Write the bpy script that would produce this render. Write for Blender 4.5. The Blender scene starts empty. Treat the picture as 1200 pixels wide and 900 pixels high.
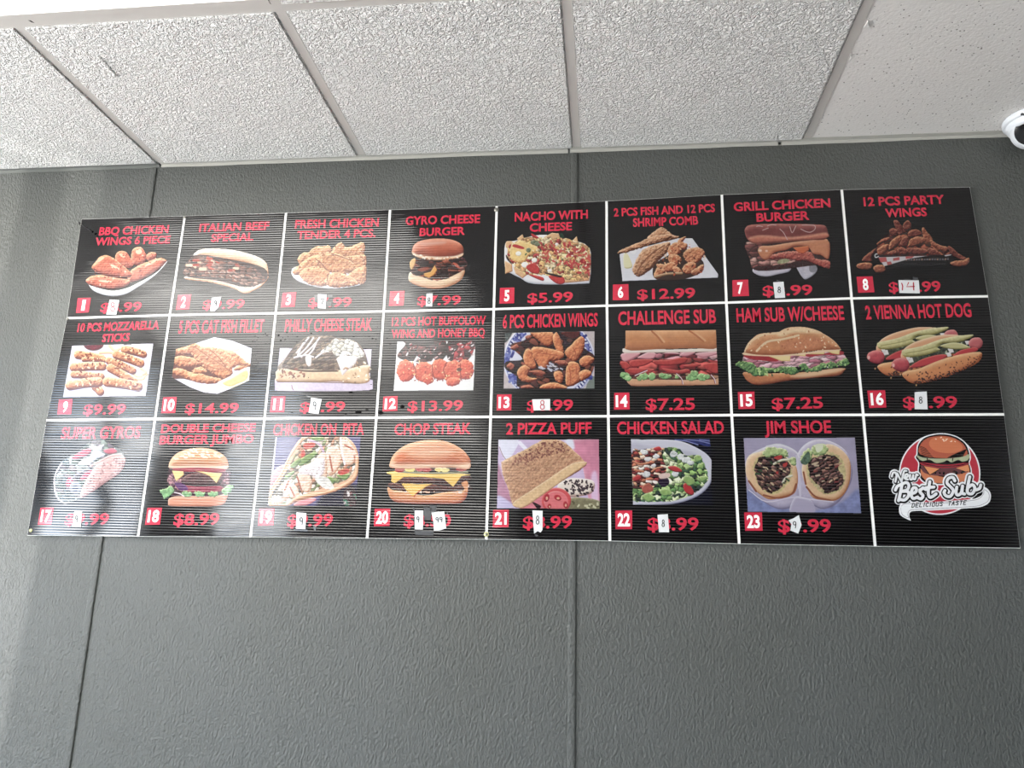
import bpy, bmesh, math, random
import numpy as np
from mathutils import Vector, Matrix

# ------------------------------------------------------------------ camera
SC = bpy.context.scene
COL = SC.collection
PI = math.pi
FPX = 906.85                                   # focal length in pixels of the 1200x900 frame
YAW, PITCH, ROLL = -0.12620, 0.25283, 0.03192
EYE = Vector((1.15744, -1.91383, 1.57231))
fw = Vector((math.sin(YAW)*math.cos(PITCH), math.cos(YAW)*math.cos(PITCH), math.sin(PITCH)))
r0 = Vector((math.cos(YAW), -math.sin(YAW), 0)); u0 = r0.cross(fw)
RT = math.cos(ROLL)*r0 + math.sin(ROLL)*u0
UP = -math.sin(ROLL)*r0 + math.cos(ROLL)*u0
cam_data = bpy.data.cameras.new('camera')
cam_data.sensor_width = 36.0
cam_data.lens = FPX/1200*36.0
cam_data.clip_start = 0.05
cam = bpy.data.objects.new('camera', cam_data); COL.objects.link(cam)
m = Matrix((RT, UP, -fw)).transposed().to_4x4(); m.translation = EYE
cam.matrix_world = m
SC.camera = cam

# ------------------------------------------------------------------ exposure
SC.view_settings.view_transform = 'Standard'
SC.view_settings.look = 'None'
SC.view_settings.exposure = 0.0
SC.view_settings.gamma = 1.0
SC.view_settings.use_curve_mapping = False

# ------------------------------------------------------------------ daylight outside (sky above, pale paving below)
W = bpy.data.worlds.new('sky'); SC.world = W; W.use_nodes = True
nt = W.node_tree; nt.nodes.clear()
out = nt.nodes.new('ShaderNodeOutputWorld'); bg = nt.nodes.new('ShaderNodeBackground')
tc = nt.nodes.new('ShaderNodeTexCoord'); sp = nt.nodes.new('ShaderNodeSeparateXYZ')
rp = nt.nodes.new('ShaderNodeValToRGB'); mr = nt.nodes.new('ShaderNodeMapRange')
nt.links.new(tc.outputs['Generated'], sp.inputs[0])
nt.links.new(sp.outputs['Z'], mr.inputs['Value']); mr.inputs['From Min'].default_value = -1
nt.links.new(mr.outputs[0], rp.inputs[0]); nt.links.new(rp.outputs[0], bg.inputs['Color'])
e = rp.color_ramp.elements
e[0].position = 0.0; e[0].color = (2.3, 2.27, 2.22, 1)
e[1].position = 0.49; e[1].color = (1.6, 1.58, 1.54, 1)
k = e.new(0.51); k.color = (0.72, 0.90, 1.12, 1)
k = e.new(1.0); k.color = (0.48, 0.74, 1.05, 1)
bg.inputs['Strength'].default_value = 16.5
nt.links.new(bg.outputs[0], out.inputs[0])

def area(name, loc, aim, sx, sy, power, col, portal=False, spread=PI):
    l = bpy.data.lights.new(name, 'AREA'); l.shape = 'RECTANGLE'; l.size = sx; l.size_y = sy
    l.energy = power; l.color = col; l.spread = spread
    if portal: l.cycles.is_portal = True
    o = bpy.data.objects.new(name, l); COL.objects.link(o); o.location = loc
    o.rotation_euler = (Vector(aim)-Vector(loc)).to_track_quat('-Z', 'Y').to_euler()
    return o
XL, XR, YF, ZC = -2.6, 8.0, -5.0, 2.7403          # left wall, right wall, street wall, ceiling
# glass openings: (y0, y1) along the left wall, (x0, x1) along the street wall, sill and head heights
LEFT_OPEN = [(-2.04, -1.25), (-2.226, -2.10), (-2.784, -2.594), (-3.49, -2.95), (-4.12, -3.60)]
STREET_OPEN = [(-2.45, -1.72), (4.75, 5.45)]
SILL, HEAD = 0.35, 2.45
STREET_SILL = 1.15
for a, b in LEFT_OPEN:
    area('window_daylight', (XL-0.035, (a+b)/2, (SILL+HEAD)/2), (0, (a+b)/2, (SILL+HEAD)/2), b-a, HEAD-SILL, 1, (1,1,1), True)
for a, b in STREET_OPEN:
    area('window_daylight', ((a+b)/2, YF-0.02, (STREET_SILL+HEAD)/2), ((a+b)/2, 0, (STREET_SILL+HEAD)/2), b-a, HEAD-STREET_SILL, 1, (1,1,1), True)
# low sun thrown up off the cars parked outside: a small far source
glint = area('sun_glint', (-9.0, -8.37, 0.5), (0, 0, 2.0), 0.07, 0.07, 1700, (1.0, 0.97, 0.93))

# ------------------------------------------------------------------ helpers
def mesh_obj(name, verts, faces, mat, parent=None, smooth=False, loc=None):
    me = bpy.data.meshes.new(name); me.from_pydata([tuple(v) for v in verts], [], faces); me.update()
    if mat: me.materials.append(mat)
    if smooth: me.polygons.foreach_set('use_smooth', [True]*len(me.polygons))
    o = bpy.data.objects.new(name, me); COL.objects.link(o)
    if parent: o.parent = parent
    if loc: o.location = loc
    return o
def bm_obj(name, bm, mat, parent=None, smooth=False):
    me = bpy.data.meshes.new(name); bm.to_mesh(me); bm.free()
    if mat: me.materials.append(mat)
    if smooth: me.polygons.foreach_set('use_smooth', [True]*len(me.polygons))
    o = bpy.data.objects.new(name, me); COL.objects.link(o)
    if parent: o.parent = parent
    return o
def bm_box(bm, x0, x1, y0, y1, z0, z1, bev=0):
    r = bmesh.ops.create_cube(bm, size=1)
    for v in r['verts']:
        v.co = Vector(((x0+x1)/2+v.co.x*(x1-x0), (y0+y1)/2+v.co.y*(y1-y0), (z0+z1)/2+v.co.z*(z1-z0)))
    if bev:
        es = list({e for v in r['verts'] for e in v.link_edges})
        bmesh.ops.bevel(bm, geom=es, offset=bev, segments=2, affect='EDGES', profile=0.6)
def box(name, x0, x1, y0, y1, z0, z1, mat, parent=None, bev=0):
    bm = bmesh.new(); bm_box(bm, x0, x1, y0, y1, z0, z1, bev)
    return bm_obj(name, bm, mat, parent)
def lathe(name, prof, mat, parent=None, seg=40, M=None, smooth=True):
    vs, fs = [], []
    for r, z in prof:
        for k in range(seg):
            a = 2*PI*k/seg; v = Vector((r*math.cos(a), r*math.sin(a), z)); vs.append(M @ v if M else v)
    for i in range(len(prof)-1):
        for k in range(seg):
            k2 = (k+1) % seg
            fs.append((i*seg+k, i*seg+k2, (i+1)*seg+k2, (i+1)*seg+k))
    return mesh_obj(name, vs, fs, mat, parent, smooth)
def tag(o, label=None, cat=None, group=None, kind=None):
    if label: o['label'] = label
    if cat: o['category'] = cat
    if group: o['group'] = group
    if kind: o['kind'] = kind
    return o
def lin(c):
    c = np.asarray(c, float)/255
    return np.where(c <= 0.04045, c/12.92, ((c+0.055)/1.055)**2.4)
def mat(name, col, rough=0.6, spec=0.5, metal=0):
    m_ = bpy.data.materials.new(name); m_.use_nodes = True
    b = m_.node_tree.nodes['Principled BSDF']
    b.inputs['Base Color'].default_value = (*lin(col), 1); b.inputs['Roughness'].default_value = rough
    b.inputs['Specular IOR Level'].default_value = spec; b.inputs['Metallic'].default_value = metal
    return m_
def nd(m_, t, **kw):
    n = m_.node_tree.nodes.new(t)
    for k_, v in kw.items():
        if k_ in n.inputs: n.inputs[k_].default_value = v
        else: setattr(n, k_, v)
    return n
def lk(m_, a, b): m_.node_tree.links.new(a, b)
def on_plane(px, py, y):
    """surveyed point: where the sight line through the photograph's (px,py) meets the vertical plane at depth y"""
    d = fw + ((px-600)/FPX)*RT + ((450-py)/FPX)*UP
    return EYE + d*((y-EYE.y)/d.y)

# ------------------------------------------------------------------ materials
def wall_paint():
    m_ = mat('grey_wall_paint', (75, 77.5, 75), 0.5, 0.5); b = m_.node_tree.nodes['Principled BSDF']
    co = nd(m_, 'ShaderNodeTexCoord')
    mp = nd(m_, 'ShaderNodeMapping'); mp.inputs['Scale'].default_value = (1, 1, 0.6); lk(m_, co.outputs['Object'], mp.inputs[0])
    n1 = nd(m_, 'ShaderNodeTexNoise', Scale=175.0, Detail=2.0, Roughness=0.5, Distortion=0.5); lk(m_, mp.outputs[0], n1.inputs['Vector'])
    n2 = nd(m_, 'ShaderNodeTexNoise', Scale=260.0, Detail=1.0); lk(m_, mp.outputs[0], n2.inputs['Vector'])
    ad = nd(m_, 'ShaderNodeMath', operation='MULTIPLY_ADD'); ad.inputs[1].default_value = 0.35
    lk(m_, n2.outputs['Fac'], ad.inputs[0]); lk(m_, n1.outputs['Fac'], ad.inputs[2])
    bp = nd(m_, 'ShaderNodeBump', Strength=0.75, Distance=0.0045); lk(m_, ad.outputs[0], bp.inputs['Height'])
    lk(m_, bp.outputs[0], b.inputs['Normal'])
    # faint roller marks and dust
    n3 = nd(m_, 'ShaderNodeTexNoise', Scale=2.2, Detail=5.0); lk(m_, co.outputs['Object'], n3.inputs['Vector'])
    cr = nd(m_, 'ShaderNodeValToRGB'); lk(m_, n3.outputs['Fac'], cr.inputs[0])
    cr.color_ramp.elements[0].position = 0.3; cr.color_ramp.elements[0].color = (*lin((72.5, 74.5, 71)), 1)
    cr.color_ramp.elements[1].position = 0.7; cr.color_ramp.elements[1].color = (*lin((78, 80.5, 79)), 1)
    lk(m_, cr.outputs[0], b.inputs['Base Color'])
    return m_
def rough_tile():
    m_ = mat('textured_tile', (251, 250, 248), 0.85, 0.3); b = m_.node_tree.nodes['Principled BSDF']
    co = nd(m_, 'ShaderNodeTexCoord')
    wn = nd(m_, 'ShaderNodeTexNoise', Scale=60.0, Detail=2.0); lk(m_, co.outputs['Object'], wn.inputs['Vector'])
    mx = nd(m_, 'ShaderNodeVectorMath', operation='MULTIPLY_ADD'); mx.inputs[1].default_value = (0.012, 0.012, 0.012)
    lk(m_, wn.outputs['Color'], mx.inputs[0]); lk(m_, co.outputs['Object'], mx.inputs[2])
    n1 = nd(m_, 'ShaderNodeTexNoise', Scale=135.0, Detail=2.5, Roughness=0.55, Distortion=0.8); lk(m_, mx.outputs[0], n1.inputs['Vector'])
    cr = nd(m_, 'ShaderNodeValToRGB'); lk(m_, n1.outputs['Fac'], cr.inputs[0])
    cr.color_ramp.elements[0].position = 0.36; cr.color_ramp.elements[1].position = 0.64
    bp = nd(m_, 'ShaderNodeBump', Strength=1.0, Distance=0.0075); lk(m_, cr.outputs[0], bp.inputs['Height'])
    lk(m_, bp.outputs[0], b.inputs['Normal'])
    return m_
def pin_tile():
    m_ = mat('pinholed_tile', (224, 221, 218), 0.9, 0.2); b = m_.node_tree.nodes['Principled BSDF']
    co = nd(m_, 'ShaderNodeTexCoord')
    v = nd(m_, 'ShaderNodeTexVoronoi', Scale=115.0); lk(m_, co.outputs['Object'], v.inputs['Vector'])
    sc = nd(m_, 'ShaderNodeSeparateColor'); lk(m_, v.outputs['Color'], sc.inputs[0])
    r = nd(m_, 'ShaderNodeMapRange'); r.inputs['From Min'].default_value = 0.15; r.inputs['From Max'].default_value = 1.0
    r.inputs['To Min'].default_value = 0.0; r.inputs['To Max'].default_value = 0.22; lk(m_, sc.outputs[0], r.inputs['Value'])
    lt = nd(m_, 'ShaderNodeMath', operation='LESS_THAN'); lk(m_, v.outputs['Distance'], lt.inputs[0]); lk(m_, r.outputs[0], lt.inputs[1])
    mx = nd(m_, 'ShaderNodeMix', data_type='RGBA'); lk(m_, lt.outputs[0], mx.inputs['Factor'])
    mx.inputs['A'].default_value = (*lin((224, 221, 218)), 1); mx.inputs['B'].default_value = (*lin((120, 115, 111)), 1)
    lk(m_, mx.outputs['Result'], b.inputs['Base Color'])
    iv = nd(m_, 'ShaderNodeMath', operation='SUBTRACT'); iv.inputs[0].default_value = 1; lk(m_, lt.outputs[0], iv.inputs[1])
    n1 = nd(m_, 'ShaderNodeTexNoise', Scale=160.0, Detail=2.0); lk(m_, co.outputs['Object'], n1.inputs['Vector'])
    ad = nd(m_, 'ShaderNodeMath', operation='MULTIPLY_ADD'); ad.inputs[1].default_value = 0.8
    lk(m_, n1.outputs['Fac'], ad.inputs[0]); lk(m_, iv.outputs[0], ad.inputs[2])
    bp = nd(m_, 'ShaderNodeBump', Strength=0.5, Distance=0.0025); lk(m_, ad.outputs[0], bp.inputs['Height'])
    lk(m_, bp.outputs[0], b.inputs['Normal'])
    return m_
FLUTE = 0.0068
def fluted(name, col, attr=False, rough=0.07, amp=0.11):
    """glossy film printed on fluted plastic: the ribs tilt the surface normal up and down"""
    m_ = mat(name, col, rough, 0.6); b = m_.node_tree.nodes['Principled BSDF']
    g = nd(m_, 'ShaderNodeNewGeometry'); s = nd(m_, 'ShaderNodeSeparateXYZ'); lk(m_, g.outputs['Position'], s.inputs[0])
    # the ribs wander a little and are not equally deep everywhere
    sc = nd(m_, 'ShaderNodeVectorMath', operation='MULTIPLY'); sc.inputs[1].default_value = (2.2, 0, 5.0); lk(m_, g.outputs['Position'], sc.inputs[0])
    n = nd(m_, 'ShaderNodeTexNoise', Scale=1.0, Detail=3.0); lk(m_, sc.outputs[0], n.inputs['Vector'])
    sc2 = nd(m_, 'ShaderNodeVectorMath', operation='MULTIPLY'); sc2.inputs[1].default_value = (9, 0, 60.0); lk(m_, g.outputs['Position'], sc2.inputs[0])
    n2 = nd(m_, 'ShaderNodeTexNoise', Scale=1.0, Detail=2.0); lk(m_, sc2.outputs[0], n2.inputs['Vector'])
    ph = nd(m_, 'ShaderNodeMath', operation='MULTIPLY'); ph.inputs[1].default_value = 2*PI/FLUTE; lk(m_, s.outputs['Z'], ph.inputs[0])
    c = nd(m_, 'ShaderNodeMath', operation='COSINE'); lk(m_, ph.outputs[0], c.inputs[0])
    am = nd(m_, 'ShaderNodeMath', operation='MULTIPLY_ADD'); am.inputs[1].default_value = amp*0.9; am.inputs[2].default_value = amp*0.55; lk(m_, n2.outputs['Fac'], am.inputs[0])
    a = nd(m_, 'ShaderNodeMath', operation='MULTIPLY'); lk(m_, c.outputs[0], a.inputs[0]); lk(m_, am.outputs[0], a.inputs[1])
    wz = nd(m_, 'ShaderNodeMath', operation='MULTIPLY_ADD'); wz.inputs[1].default_value = 0.10; wz.inputs[2].default_value = -0.05; lk(m_, n.outputs['Fac'], wz.inputs[0])
    az = nd(m_, 'ShaderNodeMath', operation='ADD'); lk(m_, a.outputs[0], az.inputs[0]); lk(m_, wz.outputs[0], az.inputs[1])
    sn = nd(m_, 'ShaderNodeSeparateColor'); lk(m_, n.outputs['Color'], sn.inputs[0])
    wx = nd(m_, 'ShaderNodeMath', operation='MULTIPLY_ADD'); wx.inputs[1].default_value = 0.05; wx.inputs[2].default_value = -0.025; lk(m_, sn.outputs[1], wx.inputs[0])
    cb = nd(m_, 'ShaderNodeCombineXYZ'); lk(m_, wx.outputs[0], cb.inputs[0]); lk(m_, az.outputs[0], cb.inputs[2])
    ad = nd(m_, 'ShaderNodeVectorMath', operation='ADD'); lk(m_, g.outputs['Normal'], ad.inputs[0]); lk(m_, cb.outputs[0], ad.inputs[1])
    no = nd(m_, 'ShaderNodeVectorMath', operation='NORMALIZE'); lk(m_, ad.outputs[0], no.inputs[0])
    lk(m_, no.outputs[0], b.inputs['Normal'])
    if attr:
        at = nd(m_, 'ShaderNodeAttribute'); at.attribute_name = 'print'; lk(m_, at.outputs['Color'], b.inputs['Base Color'])
    return m_
M_WALL = wall_paint(); M_ROUGH = rough_tile(); M_PIN = pin_tile()
M_TEE = mat('painted_steel_grid', (190, 186, 182), 0.5, 0.4)
M_ANGLE = mat('wall_angle_paint', (172, 171, 165), 0.55, 0.4)
M_ANGLE_GREY = mat('grey_painted_angle', (105, 108, 105), 0.5, 0.4)
M_DARK = mat('plenum_dark', (30, 29, 28), 0.9, 0.1)
M_PLAIN = mat('plain_wall', (80, 80, 80), 0.8, 0.2)
M_FLOOR = mat('floor_tile', (182, 181, 178), 0.5, 0.3)
M_FRAME = mat('bronze_window_frame', (52, 48, 44), 0.4, 0.5)
M_BLACK = fluted('black_print', (7, 6, 8))
M_RED = fluted('red_print', (180, 42, 63))
M_WHITEP = fluted('white_print', (238, 238, 238))
M_PHOTO = fluted('photo_print', (128, 128, 128), attr=True)
M_SHEET = mat('white_fluted_plastic', (238, 238, 236), 0.4, 0.4)
M_PAPER = mat('sticker_paper', (204, 206, 208), 0.7, 0.2)
M_INK = mat('black_pen_ink', (28, 28, 32), 0.6, 0.2)
M_REDINK = mat('red_pen_ink', (165, 40, 55), 0.6, 0.2)
M_STEEL = mat('screw_steel', (150, 148, 140), 0.35, 0.5, 0.8)
M_BRASS = mat('pale_washer', (206, 205, 150), 0.5, 0.5)
M_BLKPL = mat('black_plastic', (14, 14, 15), 0.3, 0.5)
M_CAMW = mat('white_camera_shell', (222, 226, 232), 0.35, 0.5)
M_LENS = mat('dark_camera_window', (7, 6, 6), 0.18, 0.25)

def glass_mat():
    m_ = bpy.data.materials.new('window_glass'); m_.use_nodes = True; t = m_.node_tree; t.nodes.clear()
    o = t.nodes.new('ShaderNodeOutputMaterial'); mx = t.nodes.new('ShaderNodeMixShader'); tr = t.nodes.new('ShaderNodeBsdfTransparent')
    gl = t.nodes.new('ShaderNodeBsdfGlossy'); gl.inputs['Roughness'].default_value = 0.02; fr = t.nodes.new('ShaderNodeMath'); fr.operation = 'MULTIPLY_ADD'; fr.inputs[1].default_value = 0.9; fr.inputs[2].default_value = 0.04
    lw = t.nodes.new('ShaderNodeLayerWeight'); lw.inputs['Blend'].default_value = 0.5; pw = t.nodes.new('ShaderNodeMath'); pw.operation = 'POWER'; pw.inputs[1].default_value = 5.0
    t.links.new(lw.outputs['Facing'], pw.inputs[0]); t.links.new(pw.outputs[0], fr.inputs[0])
    tr.inputs['Color'].default_value = (0.955, 0.955, 0.955, 1)
    t.links.new(fr.outputs[0], mx.inputs[0]); t.links.new(tr.outputs[0], mx.inputs[1]); t.links.new(gl.outputs[0], mx.inputs[2]); t.links.new(mx.outputs[0], o.inputs[0])
    return m_
M_GLASS = glass_mat()

# ------------------------------------------------------------------ room shell
tag(box('floor', XL-0.1, XR+0.1, YF-0.1, 0.1, -0.1, 0, M_FLOOR), 'pale tiled floor of the room', kind='structure')
# menu wall: backing, sheets of pebbled panel, and the round-edged battens over their joints
wb = tag(box('wall_back', XL, XR, 0.004, 0.12, 0, 3.1, M_PLAIN), 'grey painted wall of textured sheet panels behind the menu board', kind='structure')
def seam_x(i, z):
    x, t = [(-0.17183, 0.01648), (1.06853, 0.00557)][i] if i in (0, 1) else ((-1.41, 0.01) if i == -1 else (2.31+1.24*(i-2), 0.0))
    return x + t*(ZC - z)
PANEL_Z = (0.0, ZC+0.02)
for i in range(-2, 7):
    a = (lambda z: XL) if i == -2 else (lambda z, i=i: seam_x(i, z))
    b = (lambda z: XR) if i == 6 else (lambda z, i=i: seam_x(i+1, z))
    z0, z1 = PANEL_Z; yf, yb = -0.0, 0.0038
    v = [(a(z0)+.001, yf, z0), (b(z0)-.001, yf, z0), (b(z1)-.001, yf, z1), (a(z1)+.001, yf, z1), (a(z0)+.001, yb, z0), (b(z0)-.001, yb, z0), (b(z1)-.001, yb, z1), (a(z1)+.001, yb, z1)]
    mesh_obj('wall_panel', v, [(0,1,2,3),(5,4,7,6),(0,4,5,1),(3,2,6,7),(0,3,7,4),(1,5,6,2)], M_WALL, wb)
for i in range(-1, 7):
    w, h = 0.0092, 0.0048
    prof = [(-w, 0.0), (-w, -h*0.55), (-w*0.8, -h*0.9), (-w*0.35, -h*1.05), (w*0.35, -h*1.05), (w*0.8, -h*0.9), (w, -h*0.55), (w, 0.0)]
    vs, fs = [], []
    for z in (0.0, 0.9, 1.6, 2.2, ZC-0.012):
        for (dx, y) in prof: vs.append((seam_x(i, z)+dx, y-0.0002, z))
    n = len(prof)
    for r in range(4):
        for k in range(n-1): fs.append((r*n+k, r*n+k+1, (r+1)*n+k+1, (r+1)*n+k))
    mesh_obj('batten', vs, fs, M_WALL, wb)
# chips and paint blobs
bm = bmesh.new(); rnd = random.Random(5)
for (px, py) in [(258,770),(300,807),(592,645),(104,741),(942,791),(949,788),(516,835),(512,873),(664,840),(677,852),(748,872),(864,658),(186,211),(424,199),(422,194),(105,258),(1010,790),(880,894),(423,199),(350,892)]:
    p = on_plane(px, py, 0)
    bmesh.ops.create_icosphere(bm, subdivisions=1, radius=1, matrix=Matrix.Translation((p.x, -0.0002, p.z)) @ Matrix.Diagonal((rnd.uniform(.0012,.0024), .0014, rnd.uniform(.0012,.003), 1)))
o = bm_obj('paint_blobs', bm, M_WALL, wb, True); o['kind'] = 'stuff'

def pierced(name, axis, at, thick, a0, a1, openings, label):
    """a wall with window openings; axis 'x' = wall plane at x, running along y; axis 'y' the other way"""
    bm = bmesh.new()
    def slab(u0, u1, z0, z1):
        if u1-u0 < 1e-4 or z1-z0 < 1e-4: return
        if axis == 'x': bm_box(bm, min(at, at+thick), max(at, at+thick), u0, u1, z0, z1)
        else: bm_box(bm, u0, u1, min(at, at+thick), max(at, at+thick), z0, z1)
    cur = a0
    for (u0, u1) in sorted(openings):
        slab(cur, u0, 0, 3.1); slab(u0, u1, 0, SILL if axis == 'x' else STREET_SILL); slab(u0, u1, HEAD, 3.1); cur = u1
    slab(cur, a1, 0, 3.1)
    return tag(bm_obj(name, bm, M_PLAIN), label, kind='structure')
pierced('wall_left', 'x', XL, -0.03, YF, 0.004, LEFT_OPEN, 'side wall with tall glazed openings, left of the menu')
pierced('wall_front', 'y', YF, -0.12, XL-0.12, XR+0.12, STREET_OPEN, 'street wall with tall glazed openings')
tag(box('wall_right', XR, XR+0.12, YF, 0.004, 0, 3.1, M_PLAIN), 'plain wall right of the menu', kind='structure')
wn = 0
for kind, lst in (('x', LEFT_OPEN), ('y', STREET_OPEN)):
    for (u0, u1) in lst:
        wn += 1; f = 0.010 if kind == 'x' else 0.018; bm = bmesh.new()
        def bar(ua, ub, za, zb):
            if kind == 'x': bm_box(bm, XL-0.028, XL-0.004, ua, ub, za, zb)
            else: bm_box(bm, ua, ub, YF-0.08, YF-0.02, za, zb)
        sl = SILL if kind == 'x' else STREET_SILL
        bar(u0, u0+f, sl, HEAD); bar(u1-f, u1, sl, HEAD); bar(u0+f, u1-f, sl, sl+f); bar(u0+f, u1-f, HEAD-f, HEAD)
        w = tag(bm_obj('window_%d' % wn, bm, M_FRAME), 'tall shop window with a dark bronze frame', kind='structure')
        if kind == 'x': box('pane', XL-0.018, XL-0.014, u0+f, u1-f, SILL+f, HEAD-f, M_GLASS, w)
        else: box('pane', u0+f, u1-f, YF-0.053, YF-0.047, STREET_SILL+f, HEAD-f, M_GLASS, w)

box('glint_blocker_1', -7.2, -7.0, -7.5, -6.64, -0.1, 4.0, M_PLAIN)['kind'] = 'structure'   # unseen block added to keep the glint out of the far side windows
bpy.data.objects['glint_blocker_1']['label'] = 'unseen block added outside to shield some side windows from the glint'
# ------------------------------------------------------------------ ceiling: deck, steel grid, lay-in tiles
ce = tag(box('ceiling', XL-0.1, XR+0.1, YF-0.1, 0.1, 3.0, 3.1, M_DARK), 'suspended ceiling of square lay-in tiles on a painted steel grid', kind='structure')
MOD = 0.6096; X0 = -0.14447; TW = 0.0115      # half the face width of a tee
YT = -0.5965
bars_x = [X0+i*MOD for i in range(-4, 15) if XL < X0+i*MOD < XR]
bars_y = [YT-i*MOD for i in range(0, 8) if YT-i*MOD > YF]
# lit panels: from column line, to column line, row, label
TROFFERS = [(-1, 1, 1, 'bright white flat ceiling light cut off by the top left corner of the view'),
            (-3, -1, 3, 'ceiling light over the viewer on the window side, nearest row'), (-1, 1, 3, 'ceiling light over the viewer in the middle, nearest row'),
            (-3, -1, 5, 'ceiling light behind the viewer on the window side, second row'), (-1, 1, 5, 'ceiling light behind the viewer in the middle, second row'),
            (-3, -1, 7, 'ceiling light behind the viewer on the window side, last row'), (-1, 1, 7, 'ceiling light behind the viewer in the middle, last row')]
lit_gap = lambda x, j: any(tj == j and X0+ti*MOD+.1 < x < X0+tk*MOD-.1 for ti, tk, tj, _ in TROFFERS)
def tee(x0, x1, y0, y1):
    bm = bmesh.new()
    bm_box(bm, x0, x1, y0, y1, ZC, ZC+0.0012)
    if x1-x0 < y1-y0: bm_box(bm, (x0+x1)/2-.0012, (x0+x1)/2+.0012, y0, y1, ZC+0.0012, ZC+0.035)
    else: bm_box(bm, x0, x1, (y0+y1)/2-.0012, (y0+y1)/2+.0012, ZC+0.0012, ZC+0.035)
    return bm_obj('grid_tee', bm, M_TEE, ce)
edges_x = [XL]+bars_x+[XR]
# main tees run parallel to the menu wall, cross tees between them
for y in bars_y: tee(XL, XR, y-TW, y+TW)
rows = [0.0]+bars_y+[YF]
for j in range(len(rows)-1):
    for x in bars_x:
        if not lit_gap(x, j): tee(x-TW*0.95, x+TW*0.95, rows[j+1]+TW if j+1 < len(rows)-1 else YF, rows[j]-(0.014 if j == 0 else TW))
# lay-in tiles: the face drops slightly through the grid, edges recessed (tegular gap reads as a dark line)
trnd = random.Random(3)
for i in range(len(edges_x)-1):
    for j in range(len(rows)-1):
        x0, x1, y1, y0 = edges_x[i], edges_x[i+1], rows[j], rows[j+1]
        if any(j == tj and x0 > X0+ti*MOD-0.1 and x1 < X0+tk*MOD+0.1 for ti, tk, tj, _ in TROFFERS): continue
        smooth_tile = abs(x0-(X0+3*MOD)) < 0.05 and j == 0
        g = 0.004; dx = trnd.uniform(-.0015, .0015)
        z = ZC+0.0016 if smooth_tile else ZC+0.0014+trnd.uniform(0, .0008)
        bm = bmesh.new()
        lx = x0 + (TW*0.55 if i else 0.0)+dx; hx = x1-TW*0.55+dx; ly = y0+TW*0.55; hy = y1-(0.004 if j == 0 else TW*0.55)
        bm_box(bm, lx, hx, ly, hy, z, z+0.016)
        if not smooth_tile:   # dropped field of the tegular tile
            bm_box(bm, lx+TW*0.45+g*0.35, hx-TW*0.45-g*1.0, ly+TW*0.5, hy-TW*0.5-(0.006 if j == 0 else 0), z-0.0052, z+0.001, 0)
        bm_obj('ceiling_tile', bm, M_PIN if smooth_tile else M_ROUGH, ce)
# wall angle along the menu wall, painted grey at its left end and slightly wavy
def angle(x0, x1, m_, seed):
    rn = random.Random(seed); n = max(2, int((x1-x0)/0.06)); vs, fs = [], []
    for k in range(n+1):
        x = x0+(x1-x0)*k/n; dz = rn.uniform(-.0008, .0008)
        for (y, z) in ((-0.0155, ZC+0.001), (-0.0155, ZC-0.0008), (-0.0022, ZC-0.0012), (-0.0022, ZC-0.0085+dz), (-0.0004, ZC-0.009+dz)):
            vs.append((x, y, z))
    for k in range(n):
        for q in range(4): fs.append((k*5+q, (k+1)*5+q, (k+1)*5+q+1, k*5+q+1))
    return mesh_obj('wall_angle', vs, fs, m_, ce)
angle(XL, -0.155, M_ANGLE_GREY, 1); angle(-0.150, 1.05, M_ANGLE, 2); angle(1.056, 1.62, M_ANGLE, 3); angle(1.612, XR, M_ANGLE, 4)

# flush ceiling lights in the grid
M_DIFF = bpy.data.materials.new('lit_diffuser'); M_DIFF.use_nodes = True
b_ = M_DIFF.node_tree.nodes['Principled BSDF']; b_.inputs['Base Color'].default_value = (.9, .9, .9, 1)
b_.inputs['Emission Color'].default_value = (1, 0.97, 0.92, 1); b_.inputs['Emission Strength'].default_value = 11.5
M_DIFF2 = M_DIFF.copy(); M_DIFF2.name = 'lit_diffuser_bare'; M_DIFF2.node_tree.nodes['Principled BSDF'].inputs['Emission Strength'].default_value = 12.5
def child_at(o, parent):
    o.parent = parent; o.matrix_parent_inverse = Matrix.Translation(-parent.location); return o
for (i0, i1, j, lab) in TROFFERS:
    xa, xb = X0+i0*MOD, X0+i1*MOD; ya, yb = YT-(j-1)*MOD, YT-j*MOD
    tr = bpy.data.objects.new('ceiling_light', None); COL.objects.link(tr); tr.location = ((xa+xb)/2, (ya+yb)/2, ZC)
    tag(tr, lab, 'ceiling light', 'ceiling lights')
    x0, x1 = xa+TW+.001, xb-TW-.001; y1, y0 = ya-TW-.001, yb+TW+.001; fr = 0.016
    bm = bmesh.new()
    for (a, b, c, d) in ((x0, x1, y0, y0+fr), (x0, x1, y1-fr, y1), (x0, x0+fr, y0+fr, y1-fr), (x1-fr, x1, y0+fr, y1-fr)): bm_box(bm, a, b, c, d, ZC-0.001, ZC+0.012)
    child_at(bm_obj('frame', bm, M_TEE), tr)
    child_at(box('diffuser', x0+fr, x1-fr, y0+fr, y1-fr, ZC+0.004, ZC+0.008, M_DIFF if j == 1 else M_DIFF2), tr)

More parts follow.
